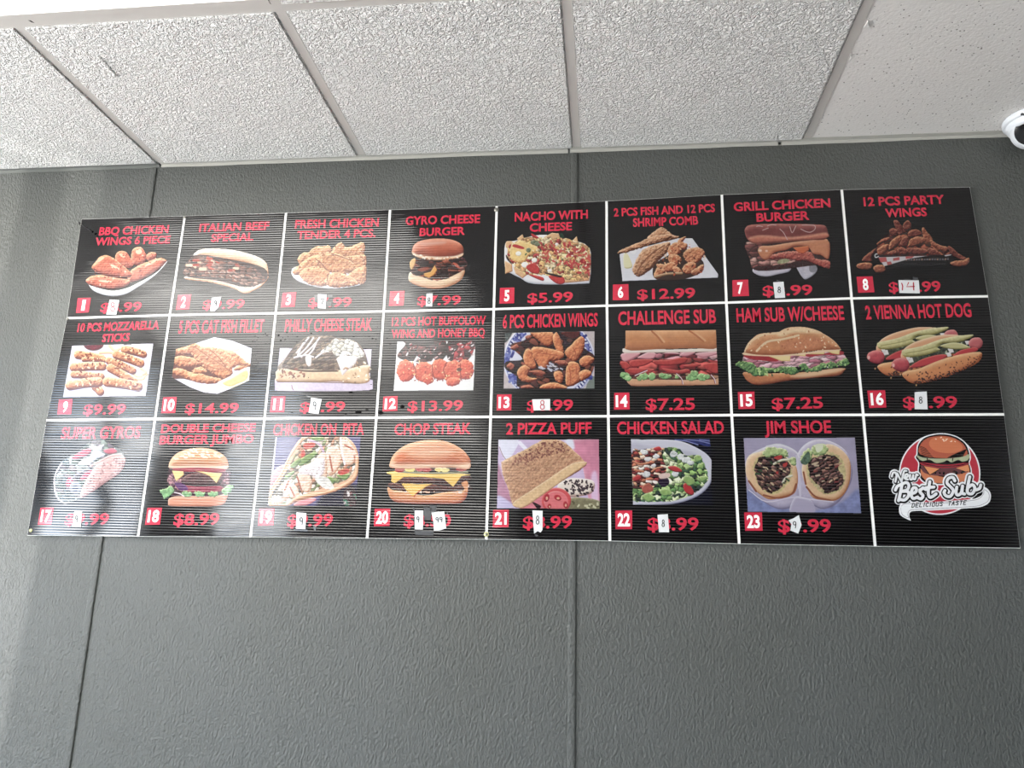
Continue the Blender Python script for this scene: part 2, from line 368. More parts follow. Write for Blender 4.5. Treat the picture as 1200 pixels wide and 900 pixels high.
# small damage on the ceiling: a scuffed ridge, a dark tear on the tee, curled paint flakes
def on_ceiling(px, py, z):
    px, py = float(px), float(py)
    d = fw + ((px-600)/FPX)*RT + ((450-py)/FPX)*UP
    return EYE + d*((z-EYE.z)/d.z)
def flake(name, pts, z, mt, drop=0.0):
    q = [on_ceiling(x, y, z) for x, y in pts]; n = len(q); v = [(p.x, p.y, z-drop*(i == 0)) for i, p in enumerate(q)] + [(p.x, p.y, z+0.0012) for p in q]
    f = [tuple(range(n)), tuple(range(2*n-1, n-1, -1))] + [(i, (i+1) % n, (i+1) % n+n, i+n) for i in range(n)]
    return mesh_obj(name, v, f, mt, ce)
M_FLAKE = mat('white_paint_flake', (240, 238, 234), 0.7, 0.2)
flake('paint_flake', [(1017, 24), (1019, 32), (1012, 32.5)], ZC-0.001, M_FLAKE, 0.003)
flake('paint_flake', [(997, 63), (998, 68), (994.5, 72), (996, 67)], ZC-0.001, M_FLAKE, 0.003)
flake('tee_tear', [(33, 23.8), (36, 24.2), (40, 26.8), (37, 26.2), (35, 25.0)], ZC-0.0004, M_DARK)
bm = bmesh.new()
for t in np.linspace(0, 1, 7):
    p = on_ceiling(116+18*t, 67+20*t, ZC-0.004)
    bmesh.ops.create_uvsphere(bm, u_segments=10, v_segments=6, radius=1, matrix=Matrix.Translation((p.x, p.y, ZC-0.0042)) @ Matrix.Diagonal((.006, .006, .0035, 1)))
bm_obj('tile_scar', bm, M_ROUGH, ce, True)

# ------------------------------------------------------------------ the menu board
YS, YC, YP, YB, YK, YD = -0.0092, -0.0100, -0.0104, -0.0107, -0.0112, -0.0117   # sheet, black, print, numbers, sticker, pen
board = bpy.data.objects.new('menu_board', None); COL.objects.link(board); board.location = (0.86, -0.006, 2.12)
tag(board, 'long glossy black menu board with red lettering and food pictures on the grey wall', 'menu board')
def board_child(o, parent):
    o.parent = parent
    if parent is board: o.matrix_parent_inverse = Matrix.Translation(-board.location)   # panels sit at the board's own origin
    return o
# surveyed crossings of the white grid (8 columns by 3 rows)
GRID = [
 [(95.6,257.0),(216.4,253.4),(335.0,249.7),(457.0,246.1),(582.0,241.6),(710.7,235.8),(845.8,228.4),(986.4,222.4),(1136.4,219.4)],
 [(78.5,372.8),(198.8,369.3),(322.9,367.0),(449.5,364.7),(578.5,362.2),(711.2,358.2),(851.2,354.6),(997.9,349.6),(1157.6,347.2)],
 [(54.5,492.4),(181.5,490.9),(309.8,490.1),(440.9,489.3),(574.9,488.4),(712.8,487.7),(857.4,486.4),(1011.6,486.1),(1176.6,485.6)],
 [(32.2,627.0),(161.6,628.3),(293.3,629.0),(430.0,630.5),(569.7,631.7),(714.6,633.6),(866.2,636.8),(1025.6,639.8),(1195.4,642.0)]]
G = [[on_plane(x, y, YC) for x, y in row] for row in GRID]
def plate(name, pts, y, mt, parent=None, thick=0.0, nx=1):
    """flat polygon facing the room, with a rim of the given thickness going back to the wall"""
    n = len(pts); v = [(p[0], y, p[1]) for p in pts]; f = [tuple(range(n))]
    if thick:
        v += [(p[0], y+thick, p[1]) for p in pts]
        f += [(i, i+n, (i+1) % n+n, (i+1) % n) for i in range(n)] + [tuple(range(2*n-1, n-1, -1))]
    me = bpy.data.meshes.new(name); me.from_pydata(v, [], f)
    # face the room (-y)
    me.update()
    if me.polygons[0].normal.y > 0: me.flip_normals()
    me.materials.append(mt)
    o = bpy.data.objects.new(name, me); COL.objects.link(o)
    if parent: board_child(o, parent)
    return o
outer = [G[0][c] for c in range(9)] + [G[r][8] for r in (1, 2, 3)] + [G[3][c] for c in range(7, -1, -1)] + [G[2][0], G[1][0]]
cx_, cz_ = 0.86, 2.12
def grow(p, d=0.0009): return (p.x+math.copysign(d, p.x-cx_), p.z+math.copysign(d, p.z-cz_))
plate('backing_sheet', [grow(p) for p in outer], YS, M_SHEET, board, thick=0.0038)
sh = bpy.data.objects['backing_sheet']; sh['label'] = 'white fluted plastic sheet showing as the grid lines and edges'
HW = 0.0034
def cell_pts(r, c):
    a, b, d, e = G[r][c], G[r][c+1], G[r+1][c+1], G[r+1][c]
    L = HW if c else 0.0; R_ = HW if c < 7 else 0.0; T = HW*0.95 if r else 0.0; B = HW*0.95 if r < 2 else 0.0
    return [(a.x+L, a.z-T), (b.x-R_, b.z-T), (d.x-R_, d.z+B), (e.x+L, e.z+B)]
CROPS = [(90,255,7.5),(200,250,7.5),(325,245,7.377),(450,242,7.318),(578,238,7.26),(708,230,7.03),(846,225,6.92),(986,220,6.9),
 (55,368,7.09),(180,365,7.09),(308,364,7.083),(440,362,7.03),(572,360,6.92),(710,355,6.667),(850,350,6.525),(996,348,6.43),
 (30,490,6.426),(160,488,6.296),(292,488,6.25),(428,487,6.207),(568,486,6.08),(710,485,5.924),(855,484,5.77),(1030,500,7.757)]
def cp(k, x, y, Y=YP):
    """point k: cell index, x y in that cell's survey sheet -> board plane"""
    a, b, s = CROPS[k]; p = on_plane(a+x/s, b+y/s, Y); return Vector((p.x, p.z))
_glyph = {}
def glyphs(txt, weight, space=1.0):
    key = (txt, weight, space)
    if key in _glyph: return _glyph[key]
    cu = bpy.data.curves.new('t', 'FONT'); cu.body = txt; cu.offset = weight; cu.resolution_u = 3; cu.space_character = space; cu.fill_mode = 'FRONT'
    ob = bpy.data.objects.new('t', cu); COL.objects.link(ob)
    me = bpy.data.meshes.new_from_object(ob.evaluated_get(bpy.context.evaluated_depsgraph_get()))
    v = np.array([tuple(q.co) for q in me.vertices])[:, :2]; f = [tuple(p.vertices) for p in me.polygons]
    bpy.data.objects.remove(ob); bpy.data.curves.remove(cu); bpy.data.meshes.remove(me)
    _glyph[key] = (v, f); return v, f
CAPW = {}
def caph(weight):
    if weight not in CAPW:
        v, f = glyphs('H', weight); CAPW[weight] = (v[:, 1].min(), v[:, 1].max())
    return CAPW[weight]
ANG = 0.0111
def text(name, k, line, mt, parent, weight=0.028, y=YP, space=1.0, into=None):
    s, xl, yl, xr, yr, h = line
    v, f = glyphs(s, weight, space); lo, hi = caph(weight)
    a = cp(k, xl, yl, y); b = cp(k, xr, yr, y); hgt = (cp(k, xl, yl-h, y)-a).length
    x0_, x1_ = v[:, 0].min(), v[:, 0].max()
    up = Vector((-math.sin(ANG), math.cos(ANG)))*hgt
    vs = []
    for q in v:
        p = a + (b-a)*float((q[0]-x0_)/(x1_-x0_)) + up*float((q[1]-lo)/(hi-lo)); vs.append((p.x, y, p.y))
    if into is not None:
        n = len(into[0]); into[0].extend(vs); into[1].extend([tuple(i+n for i in q) for q in f]); return None
    o = mesh_obj(name, vs, f, mt)
    if o.data.polygons and sum(p.normal.y*p.area for p in o.data.polygons) > 0: o.data.flip_normals()
    return board_child(o, parent)
def joined_text(name, k, lines, mt, parent, weight, y=YP):
    acc = ([], [])
    for l in lines: text(name, k, l, mt, parent, weight, y, into=acc)
    o = mesh_obj(name, acc[0], acc[1], mt)
    if sum(p.normal.y*p.area for p in o.data.polygons) > 0: o.data.flip_normals()
    return board_child(o, parent)
def ribbon(name, polylines, w, y, mt, parent):
    vs, fs = [], []
    for pl in polylines:
        pl = [Vector(p) for p in pl]; n0 = len(vs)
        for i, p in enumerate(pl):
            t = (pl[min(i+1, len(pl)-1)]-pl[max(i-1, 0)]); t = t.normalized() if t.length else Vector((1, 0)); nn = Vector((-t.y, t.x))*w/2
            vs += [(p.x+nn.x, y, p.y+nn.y), (p.x-nn.x, y, p.y-nn.y)]
        for i in range(len(pl)-1): fs.append((n0+2*i, n0+2*i+1, n0+2*i+3, n0+2*i+2))
    o = mesh_obj(name, vs, fs, mt)
    if sum(p.normal.y*p.area for p in o.data.polygons) > 0: o.data.flip_normals()
    return board_child(o, parent)
def arc(cx, cy, rx, ry, a0, a1, n=10): return [(cx+rx*math.cos(math.radians(a0+(a1-a0)*i/n)), cy+ry*math.sin(math.radians(a0+(a1-a0)*i/n))) for i in range(n+1)]
# pen strokes of the handwritten digits in a unit box, y down
PEN = {'8': [arc(.5,.26,.26,.24,0,360,12), arc(.5,.75,.34,.25,0,360,14)], '9': [arc(.45,.28,.30,.25,10,-340,14)+[(.76,.3),(.72,.6),(.62,1.0)]],
       '7': [[(.15,.08),(.85,.05),(.6,.5),(.4,1.0)]], '14': [[(.08,.12),(.16,.5),(.13,.95)], [(.55,.05),(.42,.55),(.95,.52)], [(.86,.05),(.88,.95)]],
       '99': [arc(.2,.28,.15,.2,10,-340,12)+[(.35,.3),(.32,.9)], arc(.7,.24,.15,.2,10,-340,12)+[(.85,.26),(.8,.85)]]}
# per cell: name for the label, title lines, badge corners, number, price, stickers (corners, digits, ink, box of the writing)
CELLS = [
 ('BBQ chicken wings', [("BBQ CHICKEN",192,157,803,137,70),("WINGS 6 PIECE",158,247,818,226,68)], [(8,708),(124,704),(104,833),(-8,838)], '1', ("$8.99",203,832,563,822,80), [([(290,722),(375,727),(348,855),(260,852)],'8','r',(292,745,345,825))]),
 ('Italian beef', [("ITALIAN BEEF",247,164,862,145,72),("SPECIAL",352,252,724,240,70)], [(66,715),(182,712),(162,842),(45,848)], '2', ("$9.99",277,845,645,835,80), [([(362,742),(446,735),(420,830),(388,860),(348,858)],'9','k',(384,768,412,815))]),
 ('fresh chicken tender', [("FRESH CHICKEN",150,170,876,152,74),("TENDER 4 PCS.",168,262,848,242,70)], [(45,723),(165,718),(150,845),(30,850)], '3', ("$7.99",265,850,640,845,82), [([(352,735),(428,738),(420,862),(350,858)],'7','k',(368,775,412,825))]),
 ('gyro cheese burger', [("GYRO CHEESE",183,160,822,142,74),("BURGER",303,255,694,243,70)], [(52,727),(178,722),(168,850),(42,853)], '4', ("$7.99",283,850,658,843,82), [([(365,748),(418,745),(413,858),(358,858)],'8','k',(372,782,402,835))]),
 ('nacho with cheese', [("NACHO WITH",182,158,806,132,76),("CHEESE",310,245,670,232,72)], [(57,722),(180,718),(178,852),(52,857)], '5', ("$5.99",290,852,678,838,84), []),
 ('fish and shrimp', [("2 PCS FISH AND 12 PCS",80,168,915,130,68),("SHRIMP COMB",238,253,776,234,72)], [(72,727),(200,723),(203,855),(70,857)], '6', ("$12.99",273,852,752,838,84), []),
 ('grill chicken burger', [("GRILL CHICKEN",97,158,882,124,72),("BURGER",282,243,712,226,72)], [(84,714),(213,710),(220,843),(86,848)], '7', ("$8.99",333,845,738,835,84), [([(415,733),(500,728),(513,858),(430,862)],'8','k',(448,770,480,818))]),
 ('party wings', [("12 PCS PARTY",182,150,838,130,72),("WINGS",358,240,695,230,70)], [(122,720),(252,716),(268,845),(136,850)], '8', ("$14.99",388,848,808,838,84), [([(460,748),(625,750),(633,855),(468,852)],'14','r',(475,762,598,835))]),
 ('mozzarella sticks', [("10 PCS MOZZARELLA",250,150,928,126,70),("STICKS",455,235,682,225,66)], [(100,712),(213,706),(200,832),(86,836)], '9', ("$9.99",298,838,648,832,84), []),
 ('cat fish fillet', [("5 PCS CAT FISH FILLET",203,184,912,172,105)], [(80,714),(193,710),(180,843),(62,845)], '10', ("$14.99",258,848,702,842,82), []),
 ('Philly cheese steak', [("PHILLY CHEESE STEAK",180,177,905,165,102)], [(72,713),(188,711),(178,843),(58,843)], '11', ("$9.99",305,845,680,838,84), [([(403,722),(490,735),(463,860),(380,848)],'9','k',(415,755,450,825))]),
 ('hot wings and honey BBQ', [("12 PCS HOT BUFFOLOW",133,142,908,130,72),("WING AND HONEY BBQ",130,243,900,230,72)], [(65,722),(183,716),(180,840),(58,845)], '12', ("$13.99",262,846,720,838,86), []),
 ('six chicken wings', [("6 PCS CHICKEN WINGS",118,172,890,155,108)], [(72,708),(190,706),(188,836),(68,838)], '13', ("$8.99",315,842,690,836,88), [([(357,748),(503,745),(503,835),(370,838)],'8','r',(415,755,465,828))]),
 ('challenge sub', [("CHALLENGE SUB",97,175,862,158,108)], [(65,703),(183,700),(187,832),(63,834)], '14', ("$7.25",312,840,698,835,92), []),
 ('ham sub', [("HAM SUB W/CHEESE",88,182,912,163,108)], [(95,713),(222,710),(228,842),(101,845)], '15', ("$7.25",358,848,750,838,88), []),
 ('hot dog', [("2 VIENNA HOT DOG",122,170,920,152,104)], [(130,706),(265,702),(275,833),(145,837)], '16', ("$8.99",405,840,815,836,88), [([(487,718),(578,712),(585,848),(487,846)],'8','k',(515,752,548,802))]),
 ('super gyros', [("SUPER GYROS",262,160,860,152,90)], [(112,675),(212,673),(195,800),(92,802)], '17', ("$9.99",290,805,620,803,85), [([(368,702),(427,703),(417,822),(352,820)],'9','k',(372,735,402,785))]),
 ('double cheese burger', [("DOUBLE CHEESE",178,122,876,113,62),("BURGER JUMBO",166,208,862,197,65)], [(80,675),(188,674),(172,798),(62,800)], '18', ("$8.99",270,805,605,800,86), []),
 ('chicken on pita', [("CHICKEN ON  PITA",172,140,840,135,84)], [(75,675),(185,674),(178,798),(62,800)], '19', ("$9.99",275,808,610,802,88), [([(348,702),(420,708),(412,826),(342,822)],'9','k',(368,740,400,795))]),
 ('chop steak', [("CHOP STEAK",210,142,768,135,82)], [(68,678),(183,677),(178,803),(62,805)], '20', ("$8.50",278,808,622,806,88), [([(360,690),(423,690),(420,830),(360,828)],'9','k',(372,735,398,778)), ([(482,705),(575,697),(590,820),(545,834),(500,838),(496,775)],'99','k',(512,738,568,782))]),
 ('pizza puff', [("2 PIZZA PUFF",152,142,762,136,82)], [(60,678),(172,677),(170,802),(57,803)], '21', ("$8.99",272,812,622,808,88), [([(340,682),(413,685),(412,820),(398,838),(376,830),(352,848)],'8','k',(362,720,392,780))]),
 ('chicken salad', [("CHICKEN SALAD",78,142,822,138,88)], [(65,672),(183,670),(183,800),(67,801)], '22', ("$8.99",290,810,646,808,88), [([(358,700),(430,696),(440,822),(368,822)],'8','k',(386,735,410,783))]),
 ('wrapped meat sandwich', [("JIM SHOE",238,140,690,136,86)], [(98,672),(218,672),(223,796),(105,797)], '23', ("$9.99",330,808,690,806,88), [([(398,725),(432,712),(468,690),(486,758),(464,815),(410,795),(418,752)],'9','k',(425,732,455,780))]),
]
cells = []
for k in range(24):
    r, c = divmod(k, 8)
    pts = [Vector((p[0], p[1])) for p in cell_pts(r, c)]
    o = plate('menu_panel', pts, YC, M_BLACK, board, thick=0.0007)
    cells.append(o)
    if k == 23: o['label'] = 'black panel with the round red and white burger logo'; continue
    nm, titles, badge, num, price, stickers = CELLS[k]
    o['label'] = 'black menu panel numbered %s for %s' % (num, nm)
    joined_text('title_lettering', k, titles, M_RED, o, 0.032 if len(titles) > 1 else 0.028)
    b = plate('number_badge', [cp(k, *q) for q in badge], YP, M_RED, o)
    bx = [q[0] for q in badge]; by = [q[1] for q in badge]
    # number centred on the badge
    lb = Vector(badge[3]); rb = Vector(badge[2]); lt = Vector(badge[0]); hh = (lb-lt).length
    wfrac = 0.34 if len(num) == 1 else 0.74
    if num == '1': wfrac = 0.26
    if num == '11': wfrac = 0.62
    ctr = (Vector(badge[0])+Vector(badge[1])+Vector(badge[2])+Vector(badge[3]))/4
    wv = (rb-lb); ht = hh*0.70
    base = ctr + (lb-lt).normalized()*ht/2
    text('badge_number', k, (num, base.x-wv.x*wfrac/2, base.y-wv.y*wfrac/2, base.x+wv.x*wfrac/2, base.y+wv.y*wfrac/2, ht), M_WHITEP, o, 0.034, YB)
    text('price_lettering', k, price, M_RED, o, 0.024)
    for (q, dig, ink, bxx) in stickers:
        s_ = plate('price_sticker', [cp(k, *w) for w in q], YK, M_PAPER, o, thick=0.0004)
        s_['label'] = 'white paper price sticker with a handwritten %s' % dig
        x0_, y0_, x1_, y1_ = bxx
        pls = [[cp(k, x0_+(x1_-x0_)*a, y0_+(y1_-y0_)*b_) for a, b_ in pl] for pl in PEN[dig]]
        d = ribbon('handwritten_digit', pls, 0.0019 if ink == 'k' else (0.0026 if dig == '14' else 0.0021), YD, M_INK if ink == 'k' else M_REDINK, o)
# clear tape scraps round some stickers
M_TAPE = mat('clear_tape', (62, 63, 66), 0.25, 0.8)
for k, qs in {2: [(318,742,352,800),(430,735,478,768),(428,800,470,845)], 18: [(325,825,430,842),(470,800,492,836)], 19: [(345,665,360,700),(425,665,482,760),(470,648,520,700),(360,834,500,872),(592,700,602,730)], 20: [(355,850,382,870)], 6: [(440,712,475,728)], 7: [(500,735,560,748),(575,722,622,750)], 15: [(490,700,560,712)], 10: [(362,705,402,725)]}.items():
    for (a, b_, c_, d_) in qs: 
        plate('tape_scrap', [cp(k, a, b_), cp(k, c_, b_+6), cp(k, c_-5, d_), cp(k, a+4, d_-5)], YP-0.0001, M_TAPE, cells[k])
# screws and washers that hold the board
def screw(px, py, mt, rad, label, washer=None):
    p = on_plane(px, py, YC); M_ = Matrix.Translation((p.x, YC, p.z)) @ Matrix.Rotation(PI/2, 4, 'X')
    o = board_child(lathe('screw', [(0.0001, 0.0030), (rad*.45, 0.0028), (rad*.95, 0.0014), (rad, 0.0002), (rad, -0.0010)], mt, None, 16, M_), board)
    o['label'] = label
    if washer: board_child(lathe('washer', [(rad*1.0, 0.0012), (rad*1.7, 0.0010), (rad*1.8, 0.0)], washer, None, 18, M_), o)
screw(216.5, 254.6, M_STEEL, 0.0036, 'steel screw at the top of the first white line')
screw(581.6, 245.8, M_STEEL, 0.0036, 'steel screw at the top middle', M_STEEL)
screw(79.3, 373.4, M_STEEL, 0.0036, 'steel screw on the left edge')
screw(36.2, 621.6, M_BRASS, 0.0042, 'pale capped screw in the bottom left corner')
screw(569.9, 626.2, M_STEEL, 0.0034, 'screw with a pale washer at the bottom middle', M_BRASS)
# black wall anchor and nail at the top left corner
def rod(name, a, b, r, mt, seg=10):
    a, b = Vector(a), Vector(b); d = b-a; q = d.to_track_quat('Z', 'Y').to_matrix().to_4x4(); q.translation = a
    return lathe(name, [(0.0001, 0), (r, 0.0002), (r, d.length*.8), (r*1.5, d.length*.82), (r*1.5, d.length), (0.0001, d.length)], mt, None, seg, q)
p0 = on_plane(94.2, 261.8, -0.006); p1 = on_plane(106.5, 270.3, -0.028)
nail = board_child(rod('nail', (p0.x, -0.0058, p0.z), (p1.x, -0.026, p1.z), 0.0013, M_BLKPL), board); nail['label'] = 'black nail leaning out of the top left corner'
q0 = on_plane(93.6, 262.0, -0.006)
board_child(lathe('wall_anchor', [(0.0001, 0.006), (0.003, 0.006), (0.0034, 0.004), (0.0034, 0.0)], M_BLKPL, None, 14, Matrix.Translation((q0.x, -0.0056, q0.z)) @ Matrix.Rotation(PI/2, 4, 'X')), board)
# dull dried glue specks on the film
bm = bmesh.new(); rn = random.Random(11)
M_GLUE = mat('dull_residue', (16, 15, 15), 0.9, 0.1)
def speck(px, py, rx, rz):
    p = on_plane(px, py, YP); bmesh.ops.create_uvsphere(bm, u_segments=8, v_segments=5, radius=1, matrix=Matrix.Translation((p.x, YP+0.0001, p.z)) @ Matrix.Diagonal((rx, .0005, rz, 1)))
for (x, y, a, b_) in [(420,483,.009,.004),(471.5,476.5,.006,.005),(446,484,.008,.004),(430,480,.006,.0015),(405,485,.004,.001),(411,459.5,.006,.002)]: speck(x, y, a, b_)
for _ in range(70):
    x = rn.uniform(296, 462); speck(x, rn.gauss(395, 5) if rn.random() < .7 else rn.uniform(368, 484), rn.uniform(.001, .0035), rn.uniform(.0006, .0014))
for _ in range(26): speck(rn.uniform(290, 340), rn.gauss(428, 7), rn.uniform(.0008, .002), .0007)
o = bm_obj('glue_specks', bm, M_GLUE, None, True); board_child(o, board); o['kind'] = 'stuff'


# ------------------------------------------------------------------ printed pictures, painted procedurally
class Pic:
    """a small picture held as an array; shapes are laid down in the survey coordinates of one menu panel"""
    def __init__(s, x0, y0, x1, y1, step):
        s.x0, s.y0, s.step = x0, y0, step
        s.nx = int((x1-x0)/step)+2; s.ny = int((y1-y0)/step)+2
        s.X, s.Y = np.meshgrid(x0+np.arange(s.nx)*step, y0+np.arange(s.ny)*step)
        s.rgb = np.zeros((s.ny, s.nx, 3)); s.a = np.zeros((s.ny, s.nx)); s.clip = None
    def win(s, pts, pad):
        xs = [p[0] for p in pts]; ys = [p[1] for p in pts]
        i0 = max(0, int((min(xs)-pad-s.x0)/s.step)); i1 = min(s.nx, int((max(xs)+pad-s.x0)/s.step)+2)
        j0 = max(0, int((min(ys)-pad-s.y0)/s.step)); j1 = min(s.ny, int((max(ys)+pad-s.y0)/s.step)+2)
        return slice(j0, max(j0, j1)), slice(i0, max(i0, i1))
def smooth(pts, n=4):
    P = np.array(pts, float); N = len(P); o = []
    for i in range(N):
        a, b, c, d = P[i-1], P[i], P[(i+1) % N], P[(i+2) % N]
        for t in np.arange(n)/n:
            o.append(0.5*((2*b)+(-a+c)*t+(2*a-5*b+4*c-d)*t*t+(-a+3*b-3*c+d)*t**3))
    return np.array(o)
def openc(pts, n=4):
    P = [np.array(p, float) for p in pts]; P = [2*P[0]-P[1]]+P+[2*P[-1]-P[-2]]; o = []
    for i in range(1, len(P)-2):
        a, b, c, d = P[i-1], P[i], P[i+1], P[i+2]
        for t in np.arange(n)/n: o.append(0.5*((2*b)+(-a+c)*t+(2*a-5*b+4*c-d)*t*t+(-a+3*b-3*c+d)*t**3))
    o.append(P[-2]); return np.array(o)
def sdist(X, Y, P, closed=True):
    d = np.full(X.shape, 1e9); ins = np.zeros(X.shape, bool); N = len(P)
    for i in range(N if closed else N-1):
        ax, ay = P[i]; bx, by = P[(i+1) % N]; ex, ey = bx-ax, by-ay; L = ex*ex+ey*ey+1e-9
        t = np.clip(((X-ax)*ex+(Y-ay)*ey)/L, 0, 1); d = np.minimum(d, (X-ax-t*ex)**2+(Y-ay-t*ey)**2)
        if closed and ay != by: ins ^= ((ay > Y) != (by > Y)) & (X < (bx-ax)*(Y-ay)/(by-ay)+ax)
    d = np.sqrt(d); return np.where(ins, d, -d) if closed else -d
def hsh(i, j, s): 
    v = np.sin(i*127.1+j*311.7+s*74.7)*43758.5453; return v-np.floor(v)
def vn(X, Y, f, seed=0, oc=2):
    r = 0; am = 1; tot = 0
    for o in range(oc):
        x, y = X/f, Y/f; i, j = np.floor(x), np.floor(y); u, v = x-i, y-j; u = u*u*(3-2*u); v = v*v*(3-2*v)
        r = r+am*((hsh(i, j, seed+o)*(1-u)+hsh(i+1, j, seed+o)*u)*(1-v)+(hsh(i, j+1, seed+o)*(1-u)+hsh(i+1, j+1, seed+o)*u)*v); tot += am; am *= .55; f /= 2.1
    return r/tot*2-1
def put(pc, w, m, c):
    if pc.clip is not None: m = m*pc.clip[w]
    m3 = m[..., None]; pc.rgb[w] = pc.rgb[w]*(1-m3)+np.clip(c, 0, 255)*m3; pc.a[w] = np.maximum(pc.a[w], m)
LX, LY = -.45, -.85
def sh(pc, pts, col, hi=None, lo=None, w=30, n=0, f=14, sm=1, rag=0, rf=12, seed=1, soft=1.0, cut=False, n2=0, st=(1, 1)):
    """a shaded shape: w = roundness, n = colour mottling, rag = ragged outline, n2 = lumpy surface"""
    P = smooth(pts) if sm else np.array(pts, float); W = pc.win(P, rag+pc.step*(2+soft)); X, Y = pc.X[W], pc.Y[W]
    if X.size == 0: return
    d = sdist(X, Y, P)
    if rag: d = d+rag*vn(X, Y, rf, seed+9)
    m = np.clip(d/(pc.step*soft)+.5, 0, 1)
    c = np.ones(X.shape+(3,))*np.array(col, float)
    if hi is not None or lo is not None:
        hi = hi or col; lo = lo or col; t = np.clip(d/w, 0, 1); h = np.sqrt(1-(1-t)**2)*w
        if n2: h = h+n2*vn(X*st[0], Y*st[1], f*1.3, seed+4)
        if min(X.shape) > 2:
            gy, gx = np.gradient(h, pc.step); k = -(LX*gx+LY*gy)*-1
            lam = np.clip(-(gx*LX+gy*LY), -1.2, 1.2)
            c = c+np.maximum(lam, 0)[..., None]*(np.array(hi, float)-c)+np.maximum(-lam, 0)[..., None]*(np.array(lo, float)-c)
    if n: c = c*(1+n*vn(X*st[0], Y*st[1], f, seed, 3))[..., None]
    if cut: pc.clip = np.zeros(pc.a.shape); pc.clip[W] = m; return
    put(pc, W, m, c)
def el(cx, cy, rx, ry, ang=0, n=14, a0=0, a1=360):
    a = math.radians(ang); o = []
    for i in range(n if a1-a0 >= 360 else n+1):
        t = math.radians(a0+(a1-a0)*i/n); x, y = rx*math.cos(t), ry*math.sin(t)
        o.append((cx+x*math.cos(a)-y*math.sin(a), cy+x*math.sin(a)+y*math.cos(a)))
    return o
def ln(pc, pts, w, col, hi=None, lo=None, sm=1, w2=None, n=0, f=10, seed=3, n2=0, rag=0):
    """a stroke, optionally tapering from w to w2"""
    P = openc(pts) if sm and len(pts) > 2 else np.array(pts, float); W = pc.win(P, max(w, w2 or 0)+2*pc.step); X, Y = pc.X[W], pc.Y[W]
    if X.size == 0: return
    d = np.full(X.shape, -1e9); N = len(P)
    for i in range(N-1):
        ax, ay = P[i]; bx, by = P[i+1]; ex, ey = bx-ax, by-ay; L = ex*ex+ey*ey+1e-9
        t = np.clip(((X-ax)*ex+(Y-ay)*ey)/L, 0, 1); ww = w if w2 is None else w+(w2-w)*(i+t)/(N-1)
        d = np.maximum(d, ww/2-np.sqrt((X-ax-t*ex)**2+(Y-ay-t*ey)**2))
    if rag: d = d+rag*vn(X, Y, 12, seed+7)
    m = np.clip(d/pc.step+.5, 0, 1); c = np.ones(X.shape+(3,))*np.array(col, float)
    if (hi is not None or lo is not None) and min(X.shape) > 2:
        hi = hi or col; lo = lo or col; r = w/2; t = np.clip(d/r, 0, 1); h = np.sqrt(1-(1-t)**2)*r
        if n2: h = h+n2*vn(X, Y, f*1.3, seed+4)
        gy, gx = np.gradient(h, pc.step); lam = np.clip(-(gx*LX+gy*LY), -1.2, 1.2)
        c = c+np.maximum(lam, 0)[..., None]*(np.array(hi, float)-c)+np.maximum(-lam, 0)[..., None]*(np.array(lo, float)-c)
    if n: c = c*(1+n*vn(X, Y, f, seed, 3))[..., None]
    put(pc, W, m, c)
def mos(pc, pts, pal, size, seed=1, ang=0, ratio=1.0, edge=.55, lit=.35, sm=1, rag=0, warp=.35):
    """a jumble of small pieces (shreds, chips, leaves) filling an outline"""
    P = smooth(pts) if sm else np.array(pts, float); W = pc.win(P, rag+pc.step*2); X, Y = pc.X[W], pc.Y[W]
    if X.size == 0: return
    d = sdist(X, Y, P)
    if rag: d = d+rag*vn(X, Y, size, seed+9)
    m = np.clip(d/pc.step+.5, 0, 1)
    wx = X+warp*size*vn(X, Y, size*1.1, seed+21); wy = Y+warp*size*vn(X, Y, size*1.1, seed+31)
    a = math.radians(ang); u = (wx*math.cos(a)+wy*math.sin(a))/(size*ratio); v = (-wx*math.sin(a)+wy*math.cos(a))/size
    iu, iv = np.floor(u), np.floor(v); b1 = np.full(X.shape, 9.); b2 = b1.copy(); pid = b1*0; px = b1*0; py = b1*0
    for di in (-1, 0, 1):
        for dj in (-1, 0, 1):
            ci, cj = iu+di, iv+dj; qx = ci+.15+.7*hsh(ci, cj, seed)-u; qy = cj+.15+.7*hsh(ci, cj, seed+5)-v; dd = np.sqrt(qx*qx+qy*qy)
            near = dd < b1; b2 = np.where(near, b1, np.minimum(b2, dd)); b1 = np.where(near, dd, b1)
            pid = np.where(near, hsh(ci, cj, seed+11), pid); px = np.where(near, qx, px); py = np.where(near, qy, py)
    pal = np.array(pal, float); c = pal[np.minimum((pid*len(pal)).astype(int), len(pal)-1)]
    c = c*(1-edge*np.clip(1-(b2-b1)*4, 0, 1))[..., None]; gx = -(px*math.cos(a)-py*math.sin(a)); gy = -(px*math.sin(a)+py*math.cos(a))
    c = c*(1+lit*(gx*LX+gy*LY)*1.4)[..., None]; put(pc, W, m, c)
